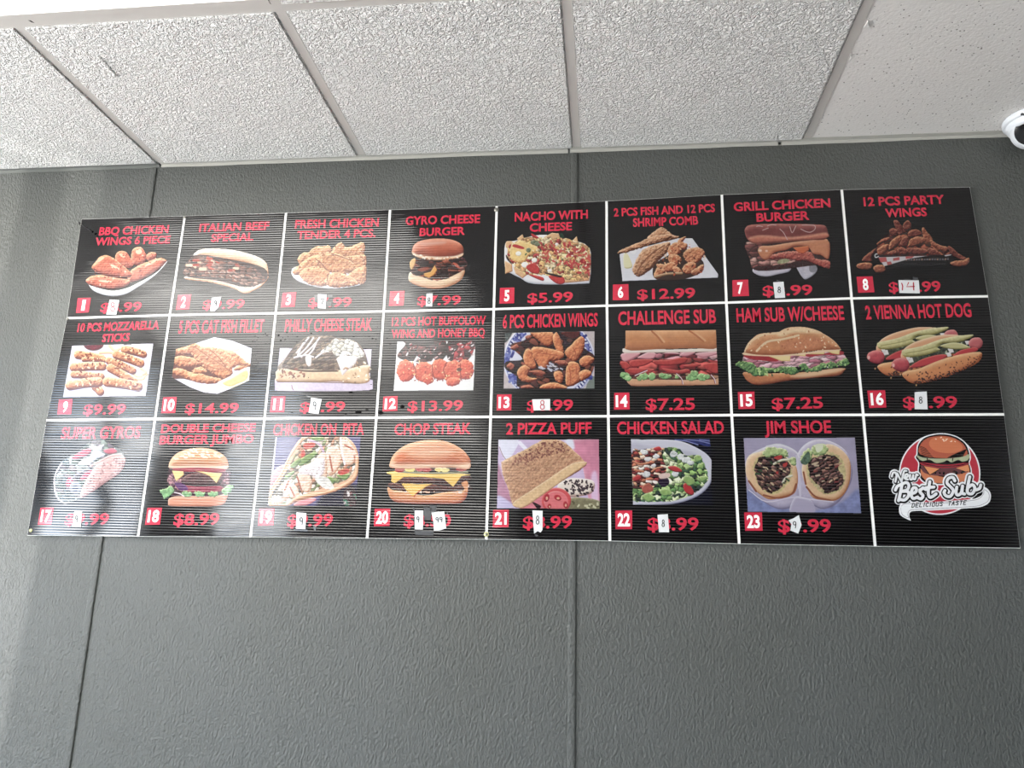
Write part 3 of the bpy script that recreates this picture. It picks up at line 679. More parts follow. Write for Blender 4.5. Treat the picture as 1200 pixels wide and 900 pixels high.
def dots(pc, pts, n, r0, r1, pal, seed=1, ang=None, ln_=1.0):
    """loose crumbs, seeds and flecks inside an outline"""
    rn = random.Random(seed); P = smooth(pts); W = pc.win(P, 0); d = sdist(pc.X[W], pc.Y[W], P); jj, ii = np.nonzero(d > 0)
    if len(jj) == 0: return
    for _ in range(n):
        k = rn.randrange(len(jj)); x = pc.X[W][jj[k], ii[k]]+rn.random()*pc.step; y = pc.Y[W][jj[k], ii[k]]+rn.random()*pc.step
        r = rn.uniform(r0, r1); a = math.radians(rn.uniform(0, 180) if ang is None else ang+rn.uniform(-25, 25)); L = r*ln_
        ln(pc, [(x-L*math.cos(a), y-L*math.sin(a)), (x+L*math.cos(a), y+L*math.sin(a))], 2*r, rn.choice(pal), sm=0)
def rect(pc, q, col, **k): sh(pc, q, col, sm=0, **k)
K = (14, 12, 14)
# ---- the pictures, panel by panel (index 0 = number 1)
WG = ((205,100,72),(246,176,130),(112,34,26))      # glazed wing: base, light, shade
def wing(pc, pts, c=WG, w=45, n=.14, n2=5, seed=1): sh(pc, pts, c[0], c[1], c[2], w=w, n=n, f=16, n2=n2, rag=3, seed=seed)
def p0(pc):      # BBQ wings in a white boat dish
    sh(pc, [(95,575),(130,600),(300,640),(430,620),(560,560),(700,480),(786,385),(792,400),(690,510),(560,600),(440,670),(330,692),(230,680),(140,640)], (243,243,246), (255,255,255), (168,172,182), w=26)
    for i, q in enumerate([[(610,330),(640,305),(690,305),(703,340),(680,370),(630,385),(605,360)],
        [(475,350),(490,280),(545,255),(590,280),(612,340),(600,395),(545,420),(490,410)],
        [(335,360),(350,305),(400,290),(445,310),(480,370),(500,430),(440,445),(390,425),(350,400)],
        [(470,470),(540,420),(640,380),(730,352),(785,368),(786,390),(720,455),(620,520),(520,560),(440,560)],
        [(132,430),(165,385),(205,340),(270,330),(330,360),(390,410),(450,455),(485,500),(450,530),(340,520),(250,505),(180,490),(140,455)],
        [(78,560),(110,520),(190,502),(300,515),(420,535),(470,560),(440,605),(330,628),(220,622),(130,600)]]):
        wing(pc, q, seed=i*3+2)
    ln(pc, [(150,450),(230,500),(340,525),(450,540)], 9, (96,26,20))
    for q in [(205,370,45,12,-30),(400,335,30,12,30),(545,300,28,22,0),(250,560,60,10,5),(650,400,60,10,-28),(330,430,50,10,28)]: sh(pc, el(*q), (250,200,165), w=10, n=.1)
    dots(pc, [(110,520),(500,280),(700,350),(650,480),(430,600),(150,600)], 60, 2, 5, [(120,30,24),(150,40,30),(255,215,180)], 4)
def p1(pc):      # beef in a split roll
    sh(pc, [(118,560),(200,548),(330,560),(470,590),(600,640),(740,640),(830,560),(862,562),(800,640),(700,695),(640,705),(560,665),(420,625),(280,598),(150,585)], (235,208,180), (250,232,212), (190,140,110), w=30, n=.06, rag=3)
    sh(pc, [(200,360),(250,320),(330,308),(450,310),(600,330),(740,370),(820,410),(855,470),(858,560),(820,560),(760,480),(640,430),(480,405),(300,380),(205,400)], (234,206,176), (252,238,220), (196,140,104), w=50, n=.07, rag=2)
    sh(pc, [(110,540),(200,370),(500,400),(820,480),(830,600),(640,640),(400,590)], (58,34,32), n=.3)
    mos(pc, [(105,520),(140,460),(170,395),(230,372),(330,385),(470,410),(600,440),(720,475),(800,530),(822,590),(740,640),(640,630),(540,590),(430,560),(300,555),(200,545),(125,545)], [(112,72,62),(88,56,50),(134,96,84),(72,44,40),(150,110,98),(120,74,60)], 23, 3, 12, 2.8, .5, .6, rag=8)
    dots(pc, [(150,430),(300,390),(500,430),(660,480),(500,500),(200,480)], 16, 7, 14, [(186,74,52),(170,60,44),(214,190,160)], 9, 20, 1.6)
    dots(pc, [(140,520),(500,460),(780,560),(700,620),(400,550)], 26, 3, 6, [(190,160,140),(60,36,34)], 5, 30, 2)
def crispy(pc, pts, seed=1, c=((206,138,88),(248,196,140),(120,58,30)), w=40): sh(pc, pts, c[0], c[1], c[2], w=w, n=.2, f=13, n2=9, rag=6, rf=15, seed=seed)
def p2(pc):      # tenders on a white plate
    sh(pc, [(120,540),(150,500),(300,480),(600,520),(752,600),(752,645),(640,675),(480,692),(330,675),(200,635),(135,590)], (240,240,244), (255,255,255), (170,172,184), w=22)
    for i, q in enumerate([[(170,440),(205,385),(270,370),(320,400),(280,470),(200,480)],[(275,365),(330,325),(400,320),(450,310),(470,370),(400,430),(310,430)],[(480,340),(520,300),(560,285),(600,330),(690,300),(740,285),(762,340),(740,400),(640,430),(520,420),(470,380)],
        [(560,430),(680,400),(765,400),(765,500),(700,530),(600,510)],[(130,530),(190,480),(270,420),(330,400),(400,400),(420,460),(360,520),(250,560),(160,570)],[(340,420),(450,370),(560,400),(660,470),(680,540),(560,560),(430,540),(350,490)],
        [(640,540),(765,490),(762,630),(700,650),(610,600)],[(190,560),(250,510),(360,500),(440,540),(470,600),(430,660),(330,665),(240,630)],[(410,640),(430,590),(490,545),(580,560),(660,600),(700,650),(600,670),(480,678)]]): crispy(pc, q, i*5+1)
    dots(pc, [(160,540),(300,360),(520,310),(740,320),(740,620),(450,660),(250,620)], 150, 2, 6, [(250,205,150),(150,78,42),(230,160,105)], 8)
    ln(pc, [(330,430),(380,470),(430,530)], 7, (112,50,28)); ln(pc, [(470,385),(560,415),(650,450)], 7, (118,54,30)); ln(pc, [(440,560),(430,620)], 8, (104,46,26))
def bun(pc, pts, c=((196,98,56),(246,190,140),(140,60,34)), w=80, n=.05, seed=2): sh(pc, pts, c[0], c[1], c[2], w=w, n=n, f=22, seed=seed)
def p3(pc):      # gyro cheese burger
    sh(pc, [(208,600),(225,560),(300,570),(500,560),(660,530),(695,550),(670,620),(600,670),(480,705),(360,700),(260,670),(215,640)], (238,206,168), (255,240,215), (190,130,92), w=45, n=.04)
    sh(pc, [(660,440),(690,445),(722,500),(690,545),(640,530)], (78,44,50), (120,76,80), (30,18,22), w=20, n=.2)
    mos(pc, [(235,480),(270,440),(440,460),(640,440),(710,500),(660,560),(560,610),(450,635),(340,610),(235,575)], [(70,38,34),(48,28,28),(96,52,44),(130,66,48),(60,36,36)], 24, 4, 5, 2.8, .5, .7, rag=6)
    sh(pc, [(222,470),(262,440),(270,480),(240,540),(222,520)], (236,190,120), (252,220,160), (190,130,70), w=12)
    sh(pc, [(340,575),(400,560),(435,505),(455,545),(430,585),(385,615),(350,600)], (232,168,78), (250,200,120), (180,110,40), w=10, sm=0)
    sh(pc, [(590,480),(630,495),(655,530),(620,520)], (190,90,66), w=8); sh(pc, [(285,540),(350,520),(390,530),(330,560)], (150,74,56), w=8)
    bun(pc, [(240,370),(262,320),(340,285),(470,272),(590,285),(665,325),(686,385),(660,430),(560,450),(440,458),(310,440),(245,410)], ((190,92,60),(232,150,118),(120,48,34)), 90)
    sh(pc, [(242,390),(300,415),(440,430),(600,425),(680,400),(665,432),(560,452),(440,460),(310,443),(250,418)], (246,214,178), (255,236,210), (220,170,130), w=14, soft=5)
    sh(pc, el(420,315,110,14,-4), (226,170,150), w=10, soft=9); dots(pc, [(250,400),(440,440),(670,420),(560,450),(300,440)], 30, 3, 6, [(205,130,90),(255,240,220)], 3)
def p4(pc):      # nachos
    sh(pc, [(100,345),(180,320),(400,268),(600,300),(820,380),(824,650),(760,688),(350,690),(230,640),(150,600),(100,560)], (236,236,242), (255,255,255), (180,182,196), w=30)
    T = (228,180,128)
    for q in [[(105,325),(150,320),(200,360),(150,420),(105,370)],[(200,300),(250,262),(275,330),(220,340)],[(430,290),(500,250),(560,258),(570,300),(460,320)],[(660,330),(712,278),(725,340)],[(98,490),(160,520),(165,580),(100,605)],[(170,540),(260,560),(300,600),(250,640),(190,600)],[(560,640),(820,630),(815,660),(700,672),(600,680)]]:
        sh(pc, q, T, (250,215,170), (170,110,70), w=14, sm=0, n=.08)
    mos(pc, [(120,400),(180,330),(300,290),(450,290),(620,300),(740,340),(820,400),(822,620),(740,660),(560,640),(420,610),(300,610),(200,560),(130,480)], [(240,200,132),(236,186,116),(244,212,156),(182,62,62),(206,154,104),(244,216,170),(228,176,110),(200,146,100)], 27, 6, 15, 1.5, .38, .45, rag=10, warp=.9)
    sh(pc, [(150,370),(230,320),(330,350),(380,390),(300,450),(260,500),(180,500),(140,440)], (244,208,130), (255,228,160), (200,140,70), w=20, n=.12, rag=8)
    dots(pc, [(440,330),(620,330),(800,400),(800,600),(640,560),(400,460)], 90, 5, 11, [(190,50,55),(160,34,42),(208,78,70)], 3)
    dots(pc, [(200,400),(420,330),(800,420),(780,620),(400,560)], 60, 3, 6, [(250,230,190),(90,110,70),(255,245,225)], 5)
    for q in [(215,430,24,20),(350,485,24,20),(270,525,30,24),(480,575,20,14),(320,580,22,16),(540,350,14,12)]: sh(pc, el(*q), (246,246,240), (255,255,255), (200,200,190), w=10)
    for q in [(350,335,34,20),(375,350,24,16),(300,400,20,20)]: sh(pc, el(*q), (120,130,100), (170,175,150), (60,70,50), w=8, n=.3)
    for q in [[(280,540),(340,510),(390,550),(385,600),(320,590)],[(470,620),(590,625),(605,680),(540,685)],[(300,605),(420,630),(425,662),(360,640)],[(325,255),(385,290),(375,302),(330,285)]]: sh(pc, q, (196,44,44), (224,90,80), (120,16,24), w=10, n=.15)
    sh(pc, [(165,370),(185,350),(260,375),(250,392)], (190,52,54), w=8); sh(pc, [(580,250),(605,285),(590,300),(565,280)], (40,70,52)); sh(pc, [(450,590),(580,620),(560,632),(450,602)], (52,30,30)); sh(pc, [(112,440),(160,520),(140,505),(112,470)], (60,40,44))
def p5(pc):      # fish and shrimp on white paper
    sh(pc, [(125,478),(240,440),(600,345),(728,345),(940,640),(938,672),(150,700)], (224,224,234), (240,240,248), (205,205,220), w=10, sm=0, n=.04, f=60)
    sh(pc, [(160,480),(190,470),(230,560),(220,590),(165,585)], (232,226,180), (246,244,214), (190,180,120), w=12)
    FC = ((198,138,96),(236,186,144),(104,58,36))
    crispy(pc, [(395,300),(450,262),(500,262),(560,310),(620,335),(560,360),(440,380),(350,350)], 3, FC, 40)
    crispy(pc, [(105,465),(160,430),(280,380),(400,330),(520,310),(560,330),(500,370),(380,400),(260,440),(150,472)], 5, FC, 30)
    crispy(pc, [(235,590),(300,460),(380,410),(480,385),(540,380),(530,450),(460,520),(400,590),(330,640),(280,665),(245,640)], 8, FC, 50)
    ln(pc, [(270,620),(360,500),(500,400)], 8, (130,76,50)); ln(pc, [(330,630),(430,540),(520,450)], 8, (96,52,36))
    sh(pc, [(400,600),(440,540),(540,480),(640,420),(800,520),(820,590),(780,640),(620,690),(430,685)], (60,36,28), n=.2)
    SC = ((206,128,82),(240,180,130),(120,52,34))
    for i, q in enumerate([[(525,430),(560,390),(610,380),(640,410),(620,470),(560,500),(530,480)],[(600,380),(640,340),(680,328),(650,375),(690,400),(660,440),(620,430)],[(530,490),(600,480),(640,530),(610,560),(560,600),(540,560)],[(430,560),(500,560),(560,540),(600,590),(540,620),(460,620)],[(410,640),(440,590),(500,610),(470,665),(420,675)],
        [(650,480),(700,430),(770,420),(830,455),(800,520),(740,560),(680,540)],[(640,600),(700,540),(760,560),(740,620),(680,640)],[(740,600),(820,560),(810,620),(760,650),(715,640)],[(560,580),(620,590),(640,630),(590,640)]]): crispy(pc, q, i*3+2, SC, 28)
    ln(pc, [(420,665),(520,640),(640,635)], 20, (178,140,100), (220,190,150), (110,76,50)); dots(pc, [(560,400),(820,430),(800,640),(450,670)], 40, 3, 6, [(90,40,26),(240,190,140),(190,84,50)], 4)
    sh(pc, [(215,460),(270,440),(250,475)], (236,236,240))
def p6(pc):      # grilled chicken sandwich
    sh(pc, [(245,640),(290,590),(400,598),(555,585),(548,645),(450,670),(380,686),(300,680)], (205,200,214), (232,228,238), (150,144,160), w=18, n=.05)
    sh(pc, [(555,545),(640,560),(700,570),(740,565),(775,620),(750,670),(680,712),(640,680),(600,610)], (196,192,206), (226,224,234), (120,116,130), w=16, n=.08); sh(pc, [(720,570),(775,610),(750,650),(710,640)], (140,138,148), n=.1)
    sh(pc, [(195,410),(500,380),(850,380),(860,560),(700,600),(300,640),(235,560)], (62,34,36), n=.3)
    mos(pc, [(185,420),(220,400),(320,420),(420,520),(560,520),(600,560),(480,590),(300,600),(240,620),(230,560),(200,480)], [(150,98,92),(120,70,68),(176,124,116),(90,52,52),(196,150,140)], 30, 3, -8, 2.4, .5, .5, rag=7)
    sh(pc, [(340,535),(480,490),(620,480),(720,490),(760,540),(870,560),(872,620),(790,600),(700,560),(600,555),(500,540),(400,545)], (178,84,72), (220,140,118), (110,36,36), w=24, n=.28, f=12, n2=6, rag=5)
    sh(pc, [(292,470),(320,438),(400,435),(520,415),(680,395),(858,385),(865,540),(800,510),(740,500),(700,450),(600,440),(520,470),(430,490),(380,540),(340,548),(305,510)], (206,132,92), (232,168,128), (160,84,56), w=26, n=.05)
    sh(pc, [(575,450),(700,438),(706,470),(660,500),(620,490)], (214,104,52), (236,140,80), (170,70,34), w=10, sm=0); sh(pc, el(310,475,14,10), (246,214,190), soft=3); sh(pc, el(362,478,10,8), (240,200,176), soft=3)
    sh(pc, [(460,555),(520,540),(550,560),(500,580),(450,580)], (160,160,120), n=.3)
    sh(pc, [(182,320),(190,290),(230,265),(400,256),(620,258),(760,262),(846,280),(848,380),(700,388),(520,400),(380,410),(260,415),(205,385)], (128,60,58), (176,104,96), (88,34,36), w=50, n=.14, f=30)
    sh(pc, [(215,375),(320,350),(540,365),(700,350),(848,330),(846,378),(560,400),(380,412),(260,416)], (196,112,88), (220,150,120), (150,80,64), w=30, n=.1, soft=7)
    for q in [[(330,310),(355,300),(375,292)],[(470,300),(500,330),(530,385)],[(550,280),(570,330),(600,275)],[(640,300),(680,320),(720,325),(755,300),(745,270),(650,268)],[(280,280),(300,275),(330,280)],[(370,275),(400,265),(440,268)]]: ln(pc, q, 6, (206,170,166))
def p7(pc):      # party wings in a black basket
    sh(pc, [(270,540),(320,530),(600,545),(880,535),(905,560),(880,610),(700,640),(380,640),(300,600)], (22,20,24), n=.2)
    for i in range(17): rect(pc, [(520+i*21,574-i*.3),(533+i*21,574-i*.3),(532+i*21,590-i*.3),(519+i*21,590-i*.3)], (110,104,110) if i % 3 else (150,120,110))
    for i in range(22): rect(pc, [(420+i*20,612),(430+i*20,612),(430+i*20,622),(420+i*20,622)], (62,58,62))
    ln(pc, [(300,555),(275,565),(272,540),(290,535)], 9, (220,220,226))
    rect(pc, [(300,562),(600,552),(740,545),(560,572),(345,635)], (206,200,204))
    for q in [[(300,566),(362,562),(370,598),(318,604)],[(418,570),(470,560),(470,585),(418,592)],[(366,600),(400,596),(410,618),(372,626)],[(520,556),(590,553),(570,568),(520,576)],[(690,545),(740,545),(700,553)]]: rect(pc, q, (190,84,84))
    rect(pc, [(830,545),(885,535),(890,545),(840,555)], (214,210,214))
    sh(pc, [(300,540),(300,440),(400,350),(470,300),(560,330),(660,370),(740,450),(850,500),(880,540),(600,552)], (62,26,26), n=.3)
    c = ((118,56,48),(190,118,88),(50,20,24)); c2 = ((152,82,58),(216,148,104),(76,32,28))
    Q = [([(418,270),(452,262),(488,310),(500,370),(470,385),(440,330)],c),([(500,290),(530,262),(560,280),(568,330),(530,350),(500,330)],c),([(385,350),(410,325),(448,340),(450,380),(415,395)],c),([(540,360),(590,335),(640,350),(650,390),(590,405),(545,400)],c),
      ([(648,335),(665,320),(690,350),(730,400),(740,440),(700,450),(665,400)],c2),([(285,450),(330,415),(385,400),(390,430),(330,450),(295,470)],c),([(720,420),(790,460),(860,480),(850,520),(790,505),(730,465)],c2),([(480,430),(510,395),(540,400),(545,450),(510,480),(480,465)],c),
      ([(540,460),(560,415),(620,395),(680,410),(675,440),(600,470),(550,478)],c2),([(385,495),(395,440),(440,400),(480,385),(482,430),(440,475),(400,500)],c2),([(290,500),(330,470),(380,455),(370,510),(330,545),(300,540)],c2),([(530,490),(600,485),(690,500),(700,530),(620,545),(545,530)],c),
      ([(450,500),(490,480),(540,510),(530,545),(470,540)],c),([(700,490),(750,495),(800,530),(790,550),(720,545)],c),([(370,530),(420,505),(450,520),(440,548),(385,550)],c),([(162,590),(190,550),(240,510),(275,490),(280,510),(250,560),(245,600),(200,605)],c),
      ([(124,620),(170,605),(245,612),(240,660),(180,665),(130,650)],c2),([(258,640),(300,622),(350,635),(357,670),(320,692),(270,680)],c2),([(860,475),(890,478),(960,540),(1010,565),(1000,600),(930,570),(880,530)],c),([(875,615),(920,590),(990,585),(1030,560),(1038,600),(1010,630),(930,640)],c2)]
    mos(pc, [(300,540),(310,450),(400,370),(470,320),(560,350),(660,390),(740,460),(840,505),(860,540),(600,548)], [(110,52,44),(140,74,54),(84,38,34),(168,96,66),(96,44,38)], 44, 6, 25, 1.5, .6, .8, rag=5)
    for i, (q, cc_) in enumerate(Q): sh(pc, q, *cc_, w=22, n=.2, f=12, n2=5, rag=3, seed=i+3)
def p8(pc):      # mozzarella sticks on paper
    q = [(207,262),(886,243),(822,683),(132,692)]; rect(pc, q, (226,222,238), cut=True)
    sh(pc, [(100,200),(950,200),(950,720),(100,720)], (222,218,236), n=.07, f=90)
    for a in [[(840,260),(780,330),(850,420)],[(200,640),(300,630),(360,660)],[(600,620),(700,650),(800,640)],[(200,330),(240,400),(180,470)],[(160,660),(200,640),(260,680)]]: ln(pc, a, 16, (196,192,222)); ln(pc, [(x+10, y+8) for x, y in a], 8, (242,240,250))
    sh(pc, el(390,240,105,78), (236,234,240), (250,250,255), (180,176,196), w=14); sh(pc, el(388,250,85,55), (110,24,44), (150,50,70), (70,10,28), w=12, n=.4, f=14)
    for a in [[(520,262),(560,300),(600,290)],[(440,320),(520,318),(580,325)],[(700,480),(760,520),(830,500)],[(720,540),(790,540),(810,520)],[(780,450),(820,480),(800,500)]]: ln(pc, a, 26, (236,200,160), (250,226,196), (196,140,104))
    C = ((206,134,84),(244,196,142),(128,56,34))
    for i, (a, b, w) in enumerate([((640,290),(800,330),58),((575,335),(775,405),66),((255,335),(455,370),66),((300,375),(480,380),30),((515,385),(710,465),60),((220,440),(460,430),66),((525,445),(720,560),66),((220,500),(450,515),54),
        ((400,600),(440,640),66),((190,590),(430,560),74),((500,560),(755,598),76)]):
        m = ((a[0]+b[0])/2, (a[1]+b[1])/2-4); ln(pc, [(a[0]+4,a[1]+9),(m[0]+4,m[1]+9),(b[0]+4,b[1]+9)], w, (92,44,50)); ln(pc, [a, m, b], w, *C, n=.2, n2=5, rag=3, seed=i*3+1)
        dots(pc, el(m[0], m[1], abs(b[0]-a[0])*.5+8, w*.42, math.degrees(math.atan2(b[1]-a[1], b[0]-a[0]))), 16, 3, 7, [(140,58,36),(116,40,28),(250,214,160)], i+3)
    rect(pc, [(610,245),(720,240),(722,262),(612,266)], (240,240,245)); ln(pc, [(640,256),(700,253)], 6, (40,30,50), sm=0)
def p9(pc):      # catfish fillets with lemon
    q = [(505,212),(650,240),(818,305),(795,575),(650,640),(530,686),(420,675),(300,630),(150,548),(165,450),(185,312),(350,262)]; rect(pc, q, (228,226,240), cut=True)
    sh(pc, [(60,150),(900,150),(900,720),(60,720)], (226,224,240), n=.04, f=70); ln(pc, [(700,330),(760,300),(810,300)], 14, (200,198,220)); sh(pc, [(740,420),(820,400),(820,480),(720,470)], (206,204,226), soft=8)
    sh(pc, [(525,270),(570,255),(680,280),(710,310),(680,330),(560,320)], (240,228,196), (252,246,226), (214,196,150), w=14)
    C = ((204,130,84),(242,186,134),(122,54,34)); sh(pc, [(150,540),(170,330),(280,290),(640,420),(600,560),(500,600),(380,590),(250,560)], (96,42,36), n=.3)
    for i, t in enumerate([[(175,320),(280,290),(330,320),(310,350),(200,362)],[(165,385),(240,370),(340,390),(400,430),(330,460),(190,450)],[(155,480),(220,470),(300,500),(380,530),(330,570),(240,545),(170,520)],[(320,490),(380,460),(430,480),(440,510),(350,515)],[(290,530),(380,515),(470,540),(560,560),(540,590),(430,600),(330,580)],
        [(660,480),(740,430),(800,430),(800,460),(720,490)],[(540,310),(600,320),(690,350),(740,390),(790,440),(720,450),(650,420)],[(600,330),(680,340),(720,420),(690,450),(640,400)],[(480,300),(560,320),(640,370),(690,440),(660,470),(600,440)],
        [(276,285),(300,255),(350,265),(400,290),(480,300),(560,370),(640,440),(655,500),(640,540),(580,555),(500,520),(430,480),(370,420),(320,360)]]): crispy(pc, t, i*4+3, C, 34)
    ln(pc, [(350,300),(450,370),(560,440),(640,500)], 6, (150,78,48)); ln(pc, [(470,320),(540,380),(600,460)], 7, (136,64,40)); ln(pc, [(400,430),(500,470),(590,480)], 6, (150,76,48))
    sh(pc, [(530,590),(620,545),(790,460),(800,570),(720,610),(640,636),(560,620)], (236,228,206), (250,246,232), (206,196,160), w=10); sh(pc, [(575,595),(640,560),(770,490),(775,560),(700,600),(630,622)], (226,204,130), (240,224,160), (200,176,96), w=14, n=.12)
def p10(pc):     # Philly cheese steak
    rect(pc, [(140,310),(905,318),(884,662),(102,664)], (216,208,232), n=.05, f=80); sh(pc, [(110,560),(900,570),(884,662),(102,664)], (206,192,218), n=.08, soft=4)
    rect(pc, [(130,320),(300,280),(560,190),(800,240),(900,330),(884,655),(106,655)], K, cut=True)
    pc.clip = None
    sh(pc, [(120,480),(180,400),(270,290),(360,220),(470,205),(600,225),(760,250),(840,330),(880,470),(880,520),(640,520),(200,530)], (104,86,74), (150,130,112), (66,50,44), w=50, n=.35, f=14)
    mos(pc, [(190,400),(300,260),(460,205),(620,230),(640,420),(620,500),(200,480)], [(96,76,66),(74,58,50),(126,104,90),(88,66,60),(116,96,76),(140,116,96)], 19, 5, -20, 2.6, .4, .5)
    sh(pc, [(112,500),(200,480),(620,495),(870,450),(882,520),(880,590),(780,608),(620,590),(400,594),(130,590),(108,545)], (222,190,150), (246,224,190), (160,120,84), w=34, n=.1, f=18)
    ln(pc, [(170,470),(350,500),(620,500)], 16, (86,62,48)); ln(pc, [(120,592),(450,594),(800,604)], 7, (110,80,62)); dots(pc, [(140,480),(340,490),(330,560),(160,560)], 26, 3, 8, [(120,70,56),(150,90,70)], 3)
    W_ = (228,222,226)
    for a in [[(380,225),(330,290),(280,350)],[(420,225),(370,300),(300,370)],[(470,225),(430,280),(370,340),(320,385)],[(340,270),(320,300),(290,370)],[(450,250),(420,320),(380,370)],[(260,390),(300,380),(360,370),(420,385)],[(440,390),(480,360),(520,330)]]: ln(pc, a, 13, W_, (246,242,246), (186,176,186))
    sh(pc, [(355,385),(400,380),(400,450),(380,462),(362,440)], (236,228,226), (250,246,244), (190,180,180), w=10)
    mos(pc, [(470,350),(540,290),(600,230),(660,240),(740,245),(800,300),(840,360),(780,400),(700,370),(620,380),(560,340)], [(232,230,222),(216,214,206),(244,242,238),(204,200,190),(190,184,170)], 30, 4, 15, 1.5, .35, .35, rag=12)
    sh(pc, [(610,400),(650,370),(790,385),(770,440),(700,500),(660,540),(640,480)], (226,218,220), (246,242,244), (190,180,182), w=18, n=.06, sm=0); ln(pc, [(240,620),(245,645),(255,660)], 7, (150,110,110))
    dots(pc, [(640,400),(880,420),(870,580),(640,580)], 30, 3, 7, [(250,236,210),(170,130,96)], 8)
def p11(pc):     # dark and red boneless wings on white
    q = [(178,268),(826,260),(808,672),(148,676)]; rect(pc, q, (240,240,242))
    rect(pc, q, (240,240,242), cut=True)
    sh(pc, [(182,380),(250,290),(250,255),(790,250),(810,330),(780,400),(740,430),(640,440),(600,420),(520,440),(460,430),(380,445),(320,430),(230,420)], (60,40,42), n=.3)
    mos(pc, [(182,380),(250,300),(250,250),(640,250),(640,430),(600,420),(460,430),(320,430),(230,420)], [(66,42,42),(48,32,36),(84,50,50),(58,36,40),(104,60,58)], 50, 3, 0, 1.4, .6, .6, rag=5)
    mos(pc, [(610,255),(790,250),(812,330),(780,400),(700,435),(630,420)], [(150,44,52),(96,36,42),(60,34,40),(180,60,66),(70,40,44)], 44, 7, 0, 1.2, .6, .6, rag=5)
    for a in [[(340,385),(375,410),(310,438)],[(480,405),(500,432),(450,446)],[(585,380),(600,425),(545,432)],[(660,428),(690,424),(680,438)],[(580,262),(598,268),(588,292)]]: sh(pc, a, (236,234,238), sm=0)
    dots(pc, [(210,370),(300,280),(780,270),(790,390),(400,420)], 46, 2, 6, [(200,160,160),(160,70,76),(230,220,224)], 4, -40, 1.6)
    C = ((226,84,54),(250,136,98),(166,40,30))
    for i, t in enumerate([(250,510,74,92,0),(400,520,86,84,10),(530,500,76,88,0),(640,520,86,96,0),(740,500,70,84,0),(430,580,50,40,20),(640,600,60,38,-10)]): sh(pc, el(*t), *C, w=44, n=.16, n2=6, rag=7, seed=i*5+2)
    for a in [[(310,450),(330,500),(330,560)],[(470,460),(470,520),(490,580)],[(590,440),(560,500),(580,560)],[(700,450),(700,520),(710,590)]]: ln(pc, a, 8, (140,36,30))
    dots(pc, [(190,480),(300,430),(780,430),(800,520),(700,600),(300,590)], 60, 2, 6, [(255,190,120),(240,210,150),(150,40,30)], 6); sh(pc, el(690,500,20,16), (84,50,40), n=.3)
def p12(pc):     # six wings on a blue and white plate
    q = [(136,208),(865,193),(864,660),(124,662)]; rect(pc, q, (0,0,0), cut=True)
    sh(pc, [(60,150),(950,150),(950,700),(60,700)], (196,184,186), n=.06); sh(pc, [(100,180),(200,190),(150,280),(110,280)], (60,70,70), n=.5); rect(pc, [(820,560),(900,560),(900,700),(780,700)], (120,130,124))
    sh(pc, el(495,430,372,340,0,24), (214,216,236), (232,234,248), (170,174,204), w=20); 
    for r, w, c in ((356,5,(92,100,170)),(322,4,(120,128,190))): ln(pc, [(495+r*math.cos(t), 430+(r-30)*math.sin(t)) for t in np.linspace(0, 6.28, 50)], w, c)
    rn = random.Random(2)
    for t in np.linspace(0, 6.28, 74): ln(pc, [(495+332*math.cos(t), 430+302*math.sin(t)), (495+348*math.cos(t+.012), 430+317*math.sin(t+.012))], 12, (40,46,110) if rn.random() < .8 else (80,90,170), sm=0)
    for (x, y) in [(175,390),(195,350),(180,560),(210,590),(240,250),(270,230),(800,320),(790,350),(600,260),(640,300),(800,560),(150,450),(760,250)]: dots(pc, el(x, y, 34, 26), 7, 5, 11, [(70,80,160),(110,120,190),(50,56,130)], int(x+y), None, 1.6)
    mos(pc, [(180,310),(290,270),(360,215),(600,200),(740,210),(780,330),(865,400),(840,540),(760,600),(600,655),(260,655),(230,560),(140,500),(150,440),(280,420)], [(60,36,38),(40,26,30),(84,46,44),(120,64,50),(50,34,44)], 52, 3, 20, 1.3, .6, .4)
    C = ((212,124,74),(246,178,120),(122,50,30))
    for i, t in enumerate([[(340,205),(420,200),(525,205),(525,290),(480,318),(430,290),(370,240)],[(525,240),(560,205),(600,300),(615,380),(580,390),(540,320)],[(355,330),(420,322),(520,340),(600,365),(615,400),(570,430),(500,440),(480,490),(430,500),(390,440),(355,390)],
        [(285,400),(310,340),(345,345),(370,420),(390,480),(350,500),(300,460)],[(235,520),(290,470),(340,500),(320,560),(400,580),(330,610),(260,590)],[(620,370),(680,300),(750,235),(785,270),(770,350),(730,420),(690,440)],
        [(640,470),(690,440),(740,470),(750,560),(740,600),(680,640),(630,620)],[(535,530),(590,520),(610,570),(590,620),(545,590)],[(440,630),(540,610),(640,650),(600,665),(430,665)],[(740,430),(800,390),(862,420),(820,470),(760,480)],[(740,530),(800,505),(840,540),(780,590),(750,590)],[(150,480),(180,450),(215,480),(190,515)],[(180,330),(230,300),(250,330),(210,350)],[(300,240),(340,225),(350,260),(320,270)],[(270,640),(330,630),(370,655),(280,665)],[(330,520),(420,510),(470,540),(420,570)],[(540,440),(620,430),(650,470),(580,480)]]): sh(pc, t, *(C if i < 11 else ((150,72,56),(200,120,90),(84,34,30))), w=34, n=.17, n2=5, rag=3, f=14, seed=i*2+3)
    sh(pc, [(595,205),(740,195),(720,260),(640,250)], (84,34,34), (120,56,52), (50,20,22), w=14, n=.2); dots(pc, [(430,480),(560,450),(600,500),(480,520)], 24, 4, 9, [(190,190,210),(60,50,60),(220,216,226)], 4, 30, 2)
    for a in [[(400,370),(480,380),(560,390)],[(690,330),(710,370),(700,410)],[(660,500),(670,560),(665,610)],[(715,480),(715,540)]]: ln(pc, a, 6, (170,80,50))
